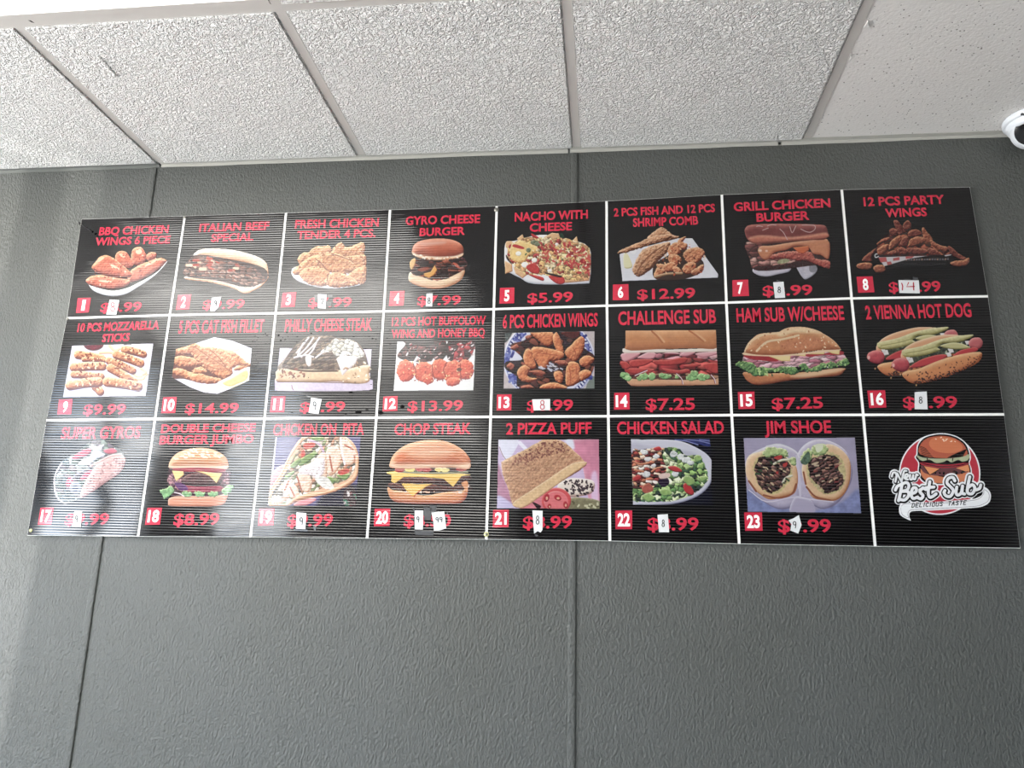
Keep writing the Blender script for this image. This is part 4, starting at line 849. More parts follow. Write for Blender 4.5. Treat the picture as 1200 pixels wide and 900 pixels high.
def p13(pc):     # challenge sub
    rect(pc, [(152,215),(862,210),(868,380),(884,640),(170,660),(90,580),(95,450),(130,350),(152,340)], K, cut=True)
    sh(pc, [(170,600),(300,580),(600,600),(880,580),(884,645),(600,646),(250,652),(185,640)], (214,160,120), (236,190,150), (170,110,80), w=24, n=.05)
    mos(pc, [(120,560),(200,540),(880,530),(884,580),(800,600),(400,600),(180,590)], [(120,76,64),(180,130,100),(96,52,48)], 26, 2, 0, 2)
    mos(pc, [(110,460),(200,440),(880,420),(884,560),(720,550),(440,550),(200,560),(120,500)], [(168,52,52),(142,38,44),(190,76,70),(120,30,38),(176,62,66)], 52, 5, 0, 2.6, .6, .7)
    mos(pc, [(118,400),(200,380),(500,372),(868,378),(872,450),(700,430),(480,440),(250,440),(130,450)], [(216,150,160),(196,120,134),(232,176,182),(110,40,50),(206,136,146)], 42, 8, -4, 2.6, .6, .6)
    for q in [[(118,402),(180,386),(270,392),(220,430),(150,458),(125,430)],[(250,425),(330,385),(390,395),(370,435),(280,436)],[(620,380),(700,385),(640,415),(575,412)],[(440,395),(560,400),(610,405),(520,385)],[(700,395),(850,380),(868,400),(760,425)]]: sh(pc, q, (226,160,168), (242,196,200), (180,104,120), w=14)
    for q in [[(370,450),(480,445),(600,425),(640,440),(600,475),(480,490),(390,480)],[(440,510),(560,525),(640,515),(650,540),(560,555),(480,545)],[(195,450),(330,440),(370,450),(300,490),(200,500)],[(150,515),(300,510),(380,520),(330,550),(200,555)],[(600,490),(720,470),(740,490),(660,505)],[(760,480),(870,470),(875,550),(800,530)],[(110,465),(160,460),(190,500),(150,520)]]: sh(pc, q, (186,56,54), (218,100,90), (120,26,34), w=14, n=.1)
    for q in [(150,570,34,26),(130,560,24,20),(175,590,26,20),(300,575,36,26),(360,575,28,30),(470,575,44,22),(440,565,24,18),(670,585,44,26),(690,555,30,26),(750,580,34,30),(790,575,26,20),(560,575,22,18),(260,590,20,18)]: sh(pc, el(*q), (140,190,120), (196,226,160), (76,120,70), w=12, n=.25, rag=8, rf=14, seed=int(q[0]))
    for a in [[(225,565),(270,545),(320,525)],[(550,550),(590,590),(600,630)],[(820,560),(845,590),(855,625)]]: ln(pc, a, 12, (120,40,60)); ln(pc, [(x+3, y+3) for x, y in a], 6, (240,230,232))
    sh(pc, [(130,365),(170,352),(500,362),(868,352),(868,378),(500,386),(300,388),(150,392)], (236,226,214), (248,242,234), (196,180,166), w=8)
    sh(pc, [(152,215),(350,212),(370,212),(640,206),(700,206),(864,212),(868,350),(700,355),(400,362),(155,362)], (206,136,84), (232,172,120), (172,104,62), w=70, n=.06, f=26)
    for a in [[(360,222),(400,260),(440,310)],[(650,216),(700,250),(760,300)]]: ln(pc, a, 14, (184,112,66)); ln(pc, [(x+16, y-6) for x, y in a], 14, (226,168,116))
def p14(pc):     # ham sub with lettuce
    sh(pc, [(140,560),(300,570),(600,560),(900,530),(905,560),(860,590),(700,605),(500,625),(330,655),(230,660),(180,640),(150,610)], (196,120,72), (232,168,112), (132,64,40), w=34, n=.1); sh(pc, [(500,590),(760,540),(900,530),(860,560),(620,600)], (232,190,146), soft=8)
    mos(pc, [(130,470),(180,430),(500,430),(850,400),(905,420),(920,500),(700,540),(500,520),(300,540),(150,540)], [(230,176,188),(216,150,168),(240,200,206),(186,112,132)], 24, 4, -5, 4.2, .42, .4)
    sh(pc, [(140,430),(300,440),(400,450),(390,480),(250,470),(170,455)], (170,40,50), w=10, n=.1); sh(pc, [(600,420),(720,425),(860,400),(905,405),(890,430),(760,430),(640,445)], (176,44,56), w=10, n=.1)
    L = ((98,140,84),(160,196,120),(40,74,50))
    for i, q in enumerate([[(80,510),(100,478),(150,480),(220,500),(250,540),(300,590),(250,592),(210,585),(150,550),(110,530)],[(230,540),(290,520),(340,540),(320,570),(270,590)],[(370,540),(420,520),(480,530),(520,580),(470,575),(420,560)],[(430,530),(520,520),(560,560),(500,582)],[(560,510),(600,490),(640,530),(630,570),(590,540)],[(640,550),(700,510),(760,490),(780,520),(720,555),(680,560)],[(770,500),(810,480),(860,510),(840,530),(790,530)],[(850,500),(880,470),(930,455),(950,480),(940,515),(890,520)],[(300,540),(370,530),(380,560),(320,560)]]): sh(pc, q, *L, w=16, n=.3, f=12, n2=6, rag=8, seed=i+2)
    dots(pc, [(110,500),(300,540),(700,520),(930,480),(900,510),(500,570),(280,580)], 60, 3, 7, [(190,220,140),(50,90,60),(120,170,90)], 3)
    for q in [[(330,440),(500,428),(495,478),(430,478)],[(505,432),(620,402),(612,442)],[(620,408),(765,398),(755,425),(640,425)],[(770,400),(880,378),(870,428),(820,420)]]: sh(pc, q, (240,214,150), (250,230,176), (206,170,100), w=8, sm=0)
    sh(pc, [(140,430),(150,410),(300,425),(560,420),(700,396),(860,384),(880,395),(720,412),(520,436),(300,440)], (238,206,166), w=8)
    sh(pc, [(142,405),(165,350),(210,300),(270,265),(400,255),(450,230),(510,216),(620,218),(720,250),(820,310),(875,370),(870,388),(700,396),(560,418),(400,432),(240,428),(150,412)], (208,138,88), (236,182,134), (168,98,60), w=60, n=.1, f=24)
    for a in [[(150,400),(190,330),(290,275),(400,262)],[(240,400),(320,330),(440,310),(560,280)]]: ln(pc, a, 16, (236,204,160))
    sh(pc, [(430,240),(520,218),(640,222),(740,258),(640,262),(520,262),(440,290),(400,275)], (240,206,160), soft=9, n=.1); sh(pc, [(420,340),(560,310),(700,300),(780,340),(640,390),(480,390)], (208,132,88), soft=14, n=.12)
    dots(pc, [(150,410),(300,270),(600,230),(860,370),(500,420)], 60, 2, 5, [(176,104,66),(246,214,170)], 4)
def p15(pc):     # two hot dogs in poppy seed buns
    def dog(dx, dy, cut2):
        B = ((222,142,84),(246,188,130),(170,90,46))
        top = [(390,470),(385,430),(420,380),(500,335),(620,300),(700,285),(800,285),(900,300),(820,330),(640,360),(480,420),(420,470)]
        sh(pc, [(x+dx, y+dy) for x, y in top], (232,168,120), (248,206,164), (190,116,74), w=24)
        sh(pc, [(x+dx, y+dy) for x, y in [(440,460),(500,400),(700,350),(900,330),(940,400),(760,430),(560,480),(450,520)]], (70,74,60), n=.5, f=10)
        dots(pc, [(x+dx, y+dy) for x, y in [(460,440),(620,390),(880,340),(900,380),(640,440),(480,480)]], 50, 3, 8, [(44,60,48),(90,104,76),(30,36,34),(170,180,150)], 5)
        for (x, y, s) in [(455,478,26),(440,465,18),(760,405,24),(745,435,22),(885,345,20)]: sh(pc, [(x-s+dx, y-s*.6+dy), (x+s*.6+dx, y-s*.8+dy), (x+s+dx, y+s*.5+dy), (x-s*.3+dx, y+s*.8+dy)], (232,226,226), (250,248,248), (196,188,190), w=8, sm=0)
        sh(pc, [(x+dx, y+dy) for x, y in [(895,340),(920,310),(975,305),(1003,340),(990,380),(950,395),(905,375)]], (206,100,104), (236,150,146), (150,56,66), w=28)
        T = ((200,52,60),(226,96,90),(140,28,42))
        sh(pc, [(x+dx, y+dy) for x, y in [(450,530),(520,480),(620,445),(710,432),(725,455),(640,500),(520,530)]], *T, w=12); sh(pc, [(x+dx, y+dy) for x, y in [(775,440),(840,400),(940,380),(965,405),(880,430),(800,450)]], *T, w=12)
        P_ = ((206,198,136),(232,226,170),(140,132,70))
        sh(pc, [(x+dx, y+dy) for x, y in [(390,410),(420,395),(540,370),(680,320),(800,295),(925,282),(910,310),(800,345),(700,350),(660,380),(680,400),(600,430),(480,452),(410,448)]], *P_, w=26, n=.1, f=16); sh(pc, [(x+dx, y+dy) for x, y in [(680,370),(760,345),(840,350),(900,380),(860,392),(760,392)]], *P_, w=14)
        ln(pc, [(420+dx,425+dy),(560+dx,400+dy),(680+dx,365+dy)], 6, (160,154,90))
        sh(pc, [(x+dx, y+dy) for x, y in [(392,590),(420,560),(520,540),(640,490),(760,450),(900,420),(985,415),(996,450),(960,500),(860,550),(740,600),(600,640),(500,655),(440,640)]], *B, w=44, n=.05)
        dots(pc, [(x+dx, y+dy) for x, y in [(480,640),(560,600),(700,580),(840,530),(950,480),(880,540),(740,600),(600,640),(520,650)]], 110, 2.5, 5, [(60,36,40),(40,26,32),(90,50,44)], 4); dots(pc, [(x+dx, y+dy) for x, y in [(430,590),(600,540),(950,430),(960,470),(700,590)]], 36, 2, 4.5, [(80,46,42),(110,60,44)], 9)
        sh(pc, [(x+dx, y+dy) for x, y in [(312,510),(330,475),(380,458),(430,470),(450,520),(420,560),(370,560),(330,540)]], (196,68,80), (232,130,128), (132,34,50), w=40, n=.08); sh(pc, el(328+dx,515+dy,10,14), (246,190,180), soft=3)
    dog(-187, -58, 0); dog(0, 0, 1)
    for (x, y) in [(190,540),(380,585),(310,610),(500,665)]: sh(pc, el(x, y, 7, 10), (206,160,110))
def p16(pc):     # gyros in pita
    sh(pc, [(212,540),(225,420),(262,340),(330,290),(380,260),(480,180),(520,165),(590,162),(640,210),(700,225),(740,265),(752,330),(715,410),(600,490),(500,560),(415,605),(330,640),(290,648),(240,610)], (96,104,106), n=.25)
    mos(pc, [(215,520),(262,345),(380,262),(490,180),(600,170),(680,240),(560,320),(480,420),(400,600),(300,620),(230,590)], [(110,126,116),(86,98,104),(150,160,160),(70,86,76),(120,110,116),(96,84,96)], 40, 5, 30, 1.3, .5, .5, rag=6)
    for q in [[(345,300),(430,240),(490,230),(480,270),(390,310)],[(590,240),(660,228),(690,255),(640,270),(600,262)],[(410,460),(450,410),(515,385),(500,420),(440,465)],[(300,500),(330,440),(360,470),(330,520)]]: sh(pc, q, (190,62,92), (214,110,130), (130,34,60), w=12, n=.15)
    for q in [[(400,345),(430,310),(480,290),(520,230),(590,200),(560,250),(600,275),(530,310),(480,350),(440,350)],[(480,210),(540,215),(570,240),(510,240)],[(330,300),(350,280),(345,340),(330,345)]]: sh(pc, q, (214,218,226), (244,246,250), (160,166,182), w=12, n=.1, rag=4)
    for a in [[(230,580),(215,500),(225,420),(270,340)],[(222,540),(240,600),(290,640),(325,635)]]: ln(pc, a, 14, (206,200,206), (236,230,234), (150,146,156))
    sh(pc, el(375,525,44,48), (150,160,178), (190,200,214), (96,100,124), w=12); sh(pc, el(375,530,24,26), (90,96,124)); ln(pc, [(330,480),(360,440),(420,400),(480,380)], 9, (170,176,196))
    sh(pc, [(540,340),(600,300),(650,280),(700,270),(745,290),(752,330),(715,410),(600,490),(500,560),(415,605),(420,540),(460,460),(500,400)], (198,154,152), (232,196,190), (150,104,106), w=40, n=.12, f=16)
    dots(pc, [(560,360),(640,310),(740,300),(740,360),(640,450),(470,560),(460,500)], 130, 2, 4.5, [(140,92,92),(226,190,184)], 6); ln(pc, [(490,360),(560,325),(640,285),(720,272)], 16, (214,176,172), (240,214,208), (160,120,120))
def p17(pc):     # double cheese burger jumbo
    sh(pc, [(240,380),(300,378),(660,378),(690,480),(660,580),(300,600),(230,500)], (64,36,48), n=.3)
    sh(pc, [(232,640),(245,600),(330,588),(560,590),(670,570),(668,610),(640,650),(560,664),(350,666),(245,662)], (212,140,110), (236,178,146), (160,90,66), w=20)
    mos(pc, [(225,480),(260,420),(340,460),(350,540),(280,530)], [(110,60,84),(150,100,120),(80,40,64),(180,130,140)], 24, 3); mos(pc, [(600,420),(660,400),(690,470),(680,520),(620,510)], [(110,60,74),(150,100,110),(80,40,54)], 22, 5)
    sh(pc, [(330,470),(380,430),(460,415),(560,420),(620,460),(610,500),(480,510),(360,500)], (86,54,58), (130,92,88), (48,28,34), w=24, n=.35, f=9)
    sh(pc, [(290,500),(450,520),(620,515),(630,550),(460,560),(330,550)], (150,44,74), (190,80,104), w=10, n=.15); sh(pc, [(280,490),(350,500),(380,540),(320,545)], (90,40,104), w=10, n=.2)
    for i, q in enumerate([[(168,545),(210,530),(260,515),(275,560),(240,590),(205,612),(190,580)],[(340,555),(400,560),(400,595),(345,590)],[(430,555),(500,560),(495,592),(440,590)],[(530,560),(590,555),(600,590),(540,590)],[(640,530),(690,500),(718,515),(695,560),(660,580),(630,560)]]): sh(pc, q, (128,178,120), (190,224,160), (64,110,76), w=12, n=.3, rag=8, rf=12, seed=i+1)
    ln(pc, [(280,560),(320,570),(350,590)], 8, (220,210,216)); sh(pc, [(270,375),(400,378),(640,378),(656,400),(620,412),(420,408),(290,405)], (150,40,62), (190,76,92), w=8, n=.1)
    sh(pc, [(262,400),(345,405),(350,430),(292,478)], (242,206,130), (250,226,160), (200,160,90), w=8, sm=0); sh(pc, [(430,402),(560,415),(632,420),(590,492),(540,440),(480,415)], (242,206,130), (250,226,160), (200,160,90), w=8, sm=0)
    bun(pc, [(240,375),(245,330),(290,275),(370,242),(470,230),(570,245),(650,290),(678,340),(676,375),(640,385),(460,372),(300,378)], ((214,150,104),(238,186,142),(170,104,70)), 70)
    dots(pc, [(280,310),(380,248),(520,238),(640,300),(480,300)], 40, 3, 6, [(246,226,190),(250,236,210)], 4, 20, 1.4); sh(pc, [(242,360),(300,365),(460,360),(640,365),(676,360),(660,385),(460,376),(250,382)], (236,206,176), soft=6)
def p18(pc):     # chicken on pita
    q = [(192,150),(818,148),(782,655),(134,655)]; rect(pc, q, K, cut=True)
    sh(pc, [(100,100),(900,100),(900,700),(100,700)], (84,78,130), n=.08, f=12); sh(pc, [(560,560),(820,500),(800,700),(500,700)], (34,30,52), soft=10); rect(pc, [(184,150),(204,150),(150,650),(130,650)], (222,220,226))
    sh(pc, [(155,440),(200,380),(260,355),(240,420),(180,490),(150,500)], (226,160,168), (244,196,196), (180,110,120), w=20); sh(pc, [(330,640),(400,600),(486,600),(480,620),(420,650),(340,656)], (226,140,150), (244,180,180), (180,100,110), w=16)
    P_ = ((226,176,138),(246,212,178),(160,104,70))
    sh(pc, [(150,560),(200,470),(270,330),(330,220),(400,150),(600,120),(740,170),(800,280),(795,430),(740,500),(620,550),(480,590),(360,620),(270,660),(150,660)], *P_, w=26, n=.06)
    mos(pc, [(165,570),(250,440),(320,310),(400,170),(560,140),(700,160),(770,270),(770,400),(700,470),(560,520),(400,570),(260,640),(170,640)], [(224,206,184),(130,144,92),(236,222,204),(190,130,96),(206,176,144),(96,84,66)], 24, 4, -50, 1.6, .5, .4, rag=5)
    for q in [[(570,240),(640,220),(680,300),(640,400),(580,430),(560,330)],[(660,170),(740,200),(790,290),(740,360),(690,330)],[(500,290),(560,270),(570,420),(540,480),(470,460),(460,380)],[(250,500),(300,460),(330,560),(260,600)],[(350,430),(420,410),(460,480),(440,550),(390,540)],[(300,490),(350,520),(370,600),(300,590)],[(170,600),(220,580),(250,620),(200,645)]]: sh(pc, q, (234,206,184), (250,232,216), (186,130,96), w=24, n=.12, rag=4, n2=5)
    for a in [[(590,290),(600,350),(610,400)],[(350,440),(370,500),(380,540)],[(260,540),(290,470)],[(680,310),(710,360)],[(700,210),(760,240)],[(300,520),(330,580)],[(770,290),(780,330)]]: ln(pc, a, 12, (170,84,54))
    for q in [[(380,310),(470,262),(500,275),(450,320),(390,360),(360,355)],[(300,360),(360,310),(380,325),(330,380)],[(260,440),(320,400),(330,415),(280,460)],[(510,490),(580,440),(630,470),(590,510)],[(450,155),(540,150),(540,180),(480,180)],[(640,430),(740,420),(700,470)]]: sh(pc, q, (120,150,80), (176,200,120), (60,90,50), w=12, n=.15)
    sh(pc, [(370,380),(450,340),(540,300),(550,400),(500,470),(460,430),(380,420)], (236,228,232), (250,246,248), (196,180,186), w=20, n=.06, rag=6); dots(pc, [(400,390),(540,330),(540,440),(470,440)], 30, 2, 3, [(150,130,120)], 2)
    for q in [[(400,200),(470,190),(480,220),(410,240)],[(380,260),(400,240),(410,280),(385,300)],[(650,400),(720,380),(730,410),(670,430)]]: sh(pc, q, (196,60,50), (230,130,90), w=8, n=.2)
    ln(pc, [(440,175),(510,200),(545,260)], 15, (190,160,190), (220,200,220)); ln(pc, [(670,170),(680,260),(700,350)], 14, (236,226,232)); sh(pc, [(480,460),(560,440),(620,520),(560,530)], (226,222,216), n=.2, rag=5)
    ln(pc, [(150,545),(230,430),(300,290),(390,160)], 16, (236,190,150), (250,220,190), (180,120,84)); ln(pc, [(280,640),(380,590),(560,560),(700,500),(780,430),(790,300)], 22, (232,180,136), (248,214,176), (170,110,72)); ln(pc, [(320,620),(480,580),(640,545)], 5, (170,110,76))
    sh(pc, [(690,560),(740,500),(782,560),(782,655),(700,655)], (60,40,44), n=.5); dots(pc, [(710,560),(780,540),(780,650),(710,650)], 14, 4, 9, [(210,200,200),(60,110,90),(120,50,50)], 3)
def p19(pc):     # chop steak
    sh(pc, [(172,490),(700,420),(752,480),(740,560),(300,560)], (50,26,28), n=.3)
    sh(pc, [(162,520),(200,540),(300,552),(420,580),(560,560),(700,540),(740,500),(748,540),(735,600),(680,640),(500,644),(300,640),(210,625),(170,580)], (216,136,84), (238,176,122), (156,70,46), w=40, n=.04)
    dots(pc, [(170,490),(300,550),(700,560),(740,500),(560,530),(300,520)], 30, 5, 9, [(236,206,190),(226,180,150),(220,200,180)], 3)
    for q in [[(172,490),(250,500),(300,545),(250,545),(180,520)],[(400,545),(440,510),(560,500),(700,510),(710,545),(560,552)]]: sh(pc, q, (84,40,36), (134,84,72), (44,20,22), w=16, n=.4, f=8, rag=4)
    sh(pc, [(250,480),(380,500),(495,495),(440,520),(350,590),(300,545)], (244,196,88), (252,216,124), (200,146,50), w=8, sm=0); ln(pc, [(355,590),(380,560),(400,545)], 7, (190,60,40))
    sh(pc, [(230,470),(270,445),(400,445),(500,460),(500,490),(330,495),(240,490)], (90,48,44), (142,96,84), (46,22,24), w=16, n=.4, f=8, rag=4); sh(pc, [(490,470),(620,465),(760,440),(765,480),(640,510),(500,500)], (66,34,36), (100,62,58), (36,18,20), w=14, n=.3, f=8, rag=3); sh(pc, [(700,490),(745,480),(742,560),(715,520)], (226,150,96), w=8)
    rect(pc, [(190,405),(260,400),(740,425),(700,440),(640,518),(570,460),(420,446),(280,446),(215,492),(188,480)], (244,196,84)); sh(pc, [(190,405),(740,425),(690,440),(400,440),(200,436)], (250,212,110), soft=4)
    ln(pc, [(240,408),(500,418),(745,412)], 15, (150,150,120), (200,200,170), (96,96,72)); rect(pc, [(250,384),(735,384),(735,402),(250,402)], (60,26,32))
    for (x, w, c) in [(250,36,(170,36,44)),(325,38,(236,214,110)),(400,34,(180,40,48)),(445,40,(170,36,44)),(535,30,(236,214,120)),(580,34,(240,222,140)),(700,40,(160,34,44))]: sh(pc, el(x, 390+(x%7), w, 17), c, tuple(min(255, v+40) for v in c), w=10, n=.1)
    bun(pc, [(182,380),(182,330),(215,270),(290,215),(390,184),(500,176),(600,190),(700,240),(755,300),(768,350),(750,392),(640,378),(470,380),(300,386)], ((214,122,76),(242,178,132),(160,72,42)), 100, n=.02)
    sh(pc, [(184,345),(260,355),(470,350),(680,352),(766,345),(750,390),(640,380),(470,382),(300,386),(184,380)], (244,206,172), soft=12); sh(pc, el(480,270,150,38,-3), (236,176,138), soft=24); sh(pc, el(255,300,34,16,-40), (224,110,60), soft=20)
def p20(pc):     # pizza puff, tomato and bun
    q = [(97,177),(815,175),(820,672),(86,668)]; rect(pc, q, K, cut=True)
    sh(pc, [(50,100),(900,100),(900,720),(50,720)], (206,184,222), n=.06, f=60)
    sh(pc, [(600,170),(830,170),(830,700),(740,600),(700,380),(640,260)], (214,130,160), (236,170,190), w=60, n=.1, f=50); sh(pc, [(760,430),(800,420),(810,640),(760,600)], (226,190,224), soft=8); sh(pc, [(560,160),(620,160),(640,240),(600,230)], (226,226,246), soft=6)
    sh(pc, [(95,180),(240,180),(200,280),(150,330)], (226,226,246), n=.03); ln(pc, [(105,230),(130,290),(160,330)], 6, (170,150,150)); ln(pc, [(250,200),(300,260),(240,280)], 26, (236,232,250)); sh(pc, [(90,360),(130,440),(180,560),(200,670),(90,670)], (176,120,150), n=.15, f=40, soft=8); sh(pc, [(86,580),(150,600),(210,660),(90,670)], (196,186,226), soft=6)
    sh(pc, [(600,600),(700,590),(830,620),(830,690),(600,690)], (130,124,92), (170,164,126), (84,78,56), w=20, n=.15); dots(pc, [(620,620),(800,630),(800,660),(640,660)], 12, 4, 8, [(200,196,160),(96,90,60)], 3)
    sh(pc, [(520,500),(590,455),(700,455),(770,470),(785,510),(760,560),(680,582),(600,585),(540,560)], (232,218,206), (246,236,228), (170,140,130), w=30); dots(pc, [(560,490),(620,465),(760,480),(750,560),(620,575)], 70, 3, 6.5, [(40,30,40),(70,50,60)], 5)
    sh(pc, [(260,660),(350,600),(440,560),(470,600),(460,690),(260,690)], (216,120,136), n=.1); sh(pc, [(340,620),(400,650),(380,672),(350,640)], (50,20,30)); sh(pc, el(510,612,106,92), (214,72,78), (236,120,120), (160,40,50), w=14)
    sh(pc, el(508,618,86,74), (226,110,116), (240,150,150), w=10, n=.06); 
    for q in [(440,590,20,30,10),(520,590,28,20,30),(575,640,16,26,-10),(460,650,14,18,0)]: sh(pc, el(*q), (176,30,48), (220,90,90), (120,16,34), w=8); sh(pc, el(q[0]+3, q[1]+5, q[2]*.4, q[3]*.4), (232,170,140))
    sh(pc, [(118,350),(140,325),(300,240),(400,185),(440,175),(540,182),(620,240),(720,345),(700,380),(560,470),(420,560),(300,650),(240,662),(200,640),(170,540),(130,430)], (196,146,110), (226,184,140), (134,84,64), w=40, n=.2, f=11, n2=5, rag=4, rf=20)
    dots(pc, [(200,320),(430,190),(560,200),(600,250),(430,300),(250,360)], 160, 2, 5, [(120,68,62),(146,88,76)], 17)
    sh(pc, [(200,630),(330,540),(480,440),(620,350),(715,335),(718,360),(600,440),(430,560),(300,650),(240,664)], (228,190,140), (240,210,166), (180,136,96), w=12, n=.12)
def p21(pc):     # chicken salad in a white oval bowl
    q = [(172,175),(722,172),(735,290),(733,500),(742,632),(188,632)]; rect(pc, q, K, cut=True)
    sh(pc, [(100,100),(800,100),(800,720),(100,720)], (14,15,36)); sh(pc, [(440,172),(730,160),(730,225),(640,210),(560,185)], (36,46,110), n=.4, f=20)
    for a in [[(480,180),(560,190),(640,215)],[(540,176),(640,186),(720,205)],[(650,180),(720,188)]]: ln(pc, a, 7, (120,130,190))
    sh(pc, [(140,200),(250,180),(400,178),(520,190),(620,230),(700,280),(740,340),(742,440),(700,520),(620,580),(500,620),(360,634),(240,634),(140,600)], (206,206,222), (226,226,238), (140,140,168), w=16); sh(pc, [(140,230),(300,225),(430,240),(560,260),(640,290),(690,370),(700,450),(640,530),(520,590),(380,606),(240,600),(140,560)], (186,186,206), soft=10)
    mos(pc, [(180,270),(240,250),(330,235),(400,240),(440,280),(440,380),(400,470),(330,520),(240,560),(180,560)], [(206,120,84),(236,196,170),(170,70,60),(120,44,48),(226,160,120),(240,226,214),(70,36,40)], 20, 4, 10, 2.0, .5, .7, rag=6)
    mos(pc, [(390,250),(500,240),(560,290),(640,290),(680,340),(710,430),(680,500),(600,560),(480,600),(350,610),(230,610),(185,590),(190,520),(300,520),(420,420)], [(140,176,96),(176,206,130),(96,140,80),(60,96,70),(200,220,160),(44,60,56),(120,160,90),(214,230,180)], 27, 9, 20, 1.6, .45, .6, rag=8, warp=.9)
    for q in [(470,280,28,20),(520,300,24,22),(560,320,34,22),(480,415,24,22),(270,265,24,18),(290,315,24,16),(350,295,22,16),(280,420,30,22),(470,270,20,14),(590,340,24,18),(330,360,20,12)]: sh(pc, el(*q), (222,224,226), (246,246,248), (160,164,170), w=10, n=.15, rag=5, seed=q[0])
    for q in [[(430,370),(480,362),(526,390),(520,405),(470,400)],[(540,490),(570,480),(610,540),(600,565),(560,550),(540,520)],[(330,240),(370,226),(386,250),(350,258)],[(190,440),(230,425),(245,450),(200,468)]]: sh(pc, q, (186,36,44), (224,90,84), (110,14,28), w=12)
    for q in [[(550,430),(600,440),(620,480),(580,500),(540,460)],[(640,440),(690,430),(705,450),(670,470)],[(610,300),(650,285),(668,320),(630,335)],[(640,350),(680,340),(672,380),(640,375)],[(250,570),(300,550),(340,590),(290,612)],[(370,530),(430,520),(460,560),(400,570)]]: sh(pc, q, (150,184,104), (206,226,160), (70,110,70), w=12, n=.15, rag=4)
    sh(pc, [(360,470),(420,440),(440,480),(400,510)], (40,24,50), n=.3); sh(pc, [(370,420),(440,410),(440,440),(380,450)], (226,196,186), w=10, n=.1); sh(pc, [(250,510),(300,480),(330,530),(270,550)], (176,84,70), (216,130,100), w=10, n=.2)
    for a in [[(190,330),(240,350),(300,340)],[(320,400),(350,380),(390,370)],[(200,390),(260,400)]]: ln(pc, a, 14, (206,120,84), (236,170,130), (120,50,40))
def p22(pc):     # two cut wraps in paper
    q = [(93,168),(848,165),(891,678),(122,668)]; rect(pc, q, K, cut=True)
    sh(pc, [(40,100),(940,100),(940,740),(40,740)], (168,160,190), n=.06, f=60); sh(pc, [(122,520),(300,600),(420,668),(122,668)], (126,136,186), n=.16, f=30, soft=10); sh(pc, [(760,600),(870,520),(891,678),(560,678)], (130,138,188), n=.16, f=30, soft=10)
    PW = ((188,180,206),(222,216,234),(136,128,158))
    sh(pc, [(108,380),(130,290),(250,225),(340,215),(430,250),(470,320),(480,600),(420,640),(330,650),(230,600),(150,520)], *PW, w=40, n=.06, f=30); sh(pc, [(450,300),(500,220),(580,180),(680,190),(780,250),(826,350),(820,470),(740,600),(640,650),(560,620),(480,560),(450,420)], *PW, w=40, n=.06, f=30)
    sh(pc, [(440,570),(500,570),(560,600),(570,678),(410,678)], (178,170,198), (206,200,222), w=20)
    BR = ((232,190,146),(246,220,184),(180,120,76))
    sh(pc, [(108,360),(130,290),(200,262),(300,240),(400,310),(450,360),(462,460),(440,540),(380,565),(280,585),(220,560),(150,500),(115,430)], *BR, w=34, n=.06)
    sh(pc, [(490,360),(520,290),(600,230),(680,210),(760,250),(815,330),(815,450),(780,540),(720,590),(640,592),(560,570),(520,500),(495,430)], *BR, w=34, n=.06)
    for a in [[(230,555),(330,575),(420,548),(450,480)],[(520,500),(580,565),(680,590)],[(130,460),(180,530)],[(500,400),(515,480)]]: ln(pc, a, 12, (150,84,56))
    sh(pc, [(160,380),(180,310),(250,270),(350,275),(400,330),(420,400),(400,470),(330,540),(250,540),(190,480)], (206,190,130), n=.2, rag=8); sh(pc, [(520,350),(560,300),(640,260),(740,290),(780,370),(780,470),(720,540),(640,550),(580,500),(530,430)], (200,186,130), n=.2, rag=8)
    MP = [(84,58,56),(62,42,44),(108,78,74),(48,32,36),(96,64,58),(126,92,84)]
    mos(pc, [(170,380),(190,310),(250,285),(340,280),(400,330),(410,400),(370,470),(310,530),(250,535),(190,470)], MP, 20, 3, 35, 2.2, .6, .9, rag=12); mos(pc, [(530,350),(560,310),(640,285),(730,300),(740,380),(775,450),(740,510),(660,540),(600,490),(545,420)], MP, 20, 8, -25, 2.2, .6, .9, rag=12)
    for i, t in enumerate([[(230,285),(240,240),(300,230),(380,250),(400,300),(320,290),(260,300)],[(480,320),(500,260),(540,240),(560,290),(530,340)],[(550,250),(590,210),(640,215),(665,250),(640,280),(580,285)],[(400,310),(440,300),(450,350),(420,350)]]): sh(pc, t, (176,196,130), (222,232,180), (100,130,80), w=16, n=.25, rag=9, rf=14, seed=i+4)
    sh(pc, [(480,330),(530,260),(545,300),(520,350)], (84,110,90), n=.4); sh(pc, [(580,215),(630,210),(625,250),(590,265)], (226,230,200), w=10)
    for t in [[(300,300),(350,285),(350,310),(320,315)],[(360,345),(390,335),(385,360),(365,365)],[(310,400),(330,395),(325,415)]]: sh(pc, t, (190,50,50), w=6)
    for a in [[(300,345),(350,320),(400,315)],[(360,470),(380,440),(420,425)]]: ln(pc, a, 15, (222,218,190), (240,238,220), (170,166,130))
    dots(pc, [(180,340),(400,330),(400,440),(260,530)], 26, 3, 6, [(190,150,120),(210,190,150),(60,90,60)], 4, 30, 2); dots(pc, [(550,330),(730,310),(760,480),(620,520)], 26, 3, 6, [(180,140,116),(200,180,150),(140,60,60)], 5, -20, 2)
    ln(pc, [(455,290),(470,420),(478,570)], 16, (206,198,220)); ln(pc, [(130,520),(250,600),(420,570),(560,585),(700,600)], 7, (214,208,226)); ln(pc, [(250,225),(340,212),(440,255),(470,300)], 9, (224,222,234))
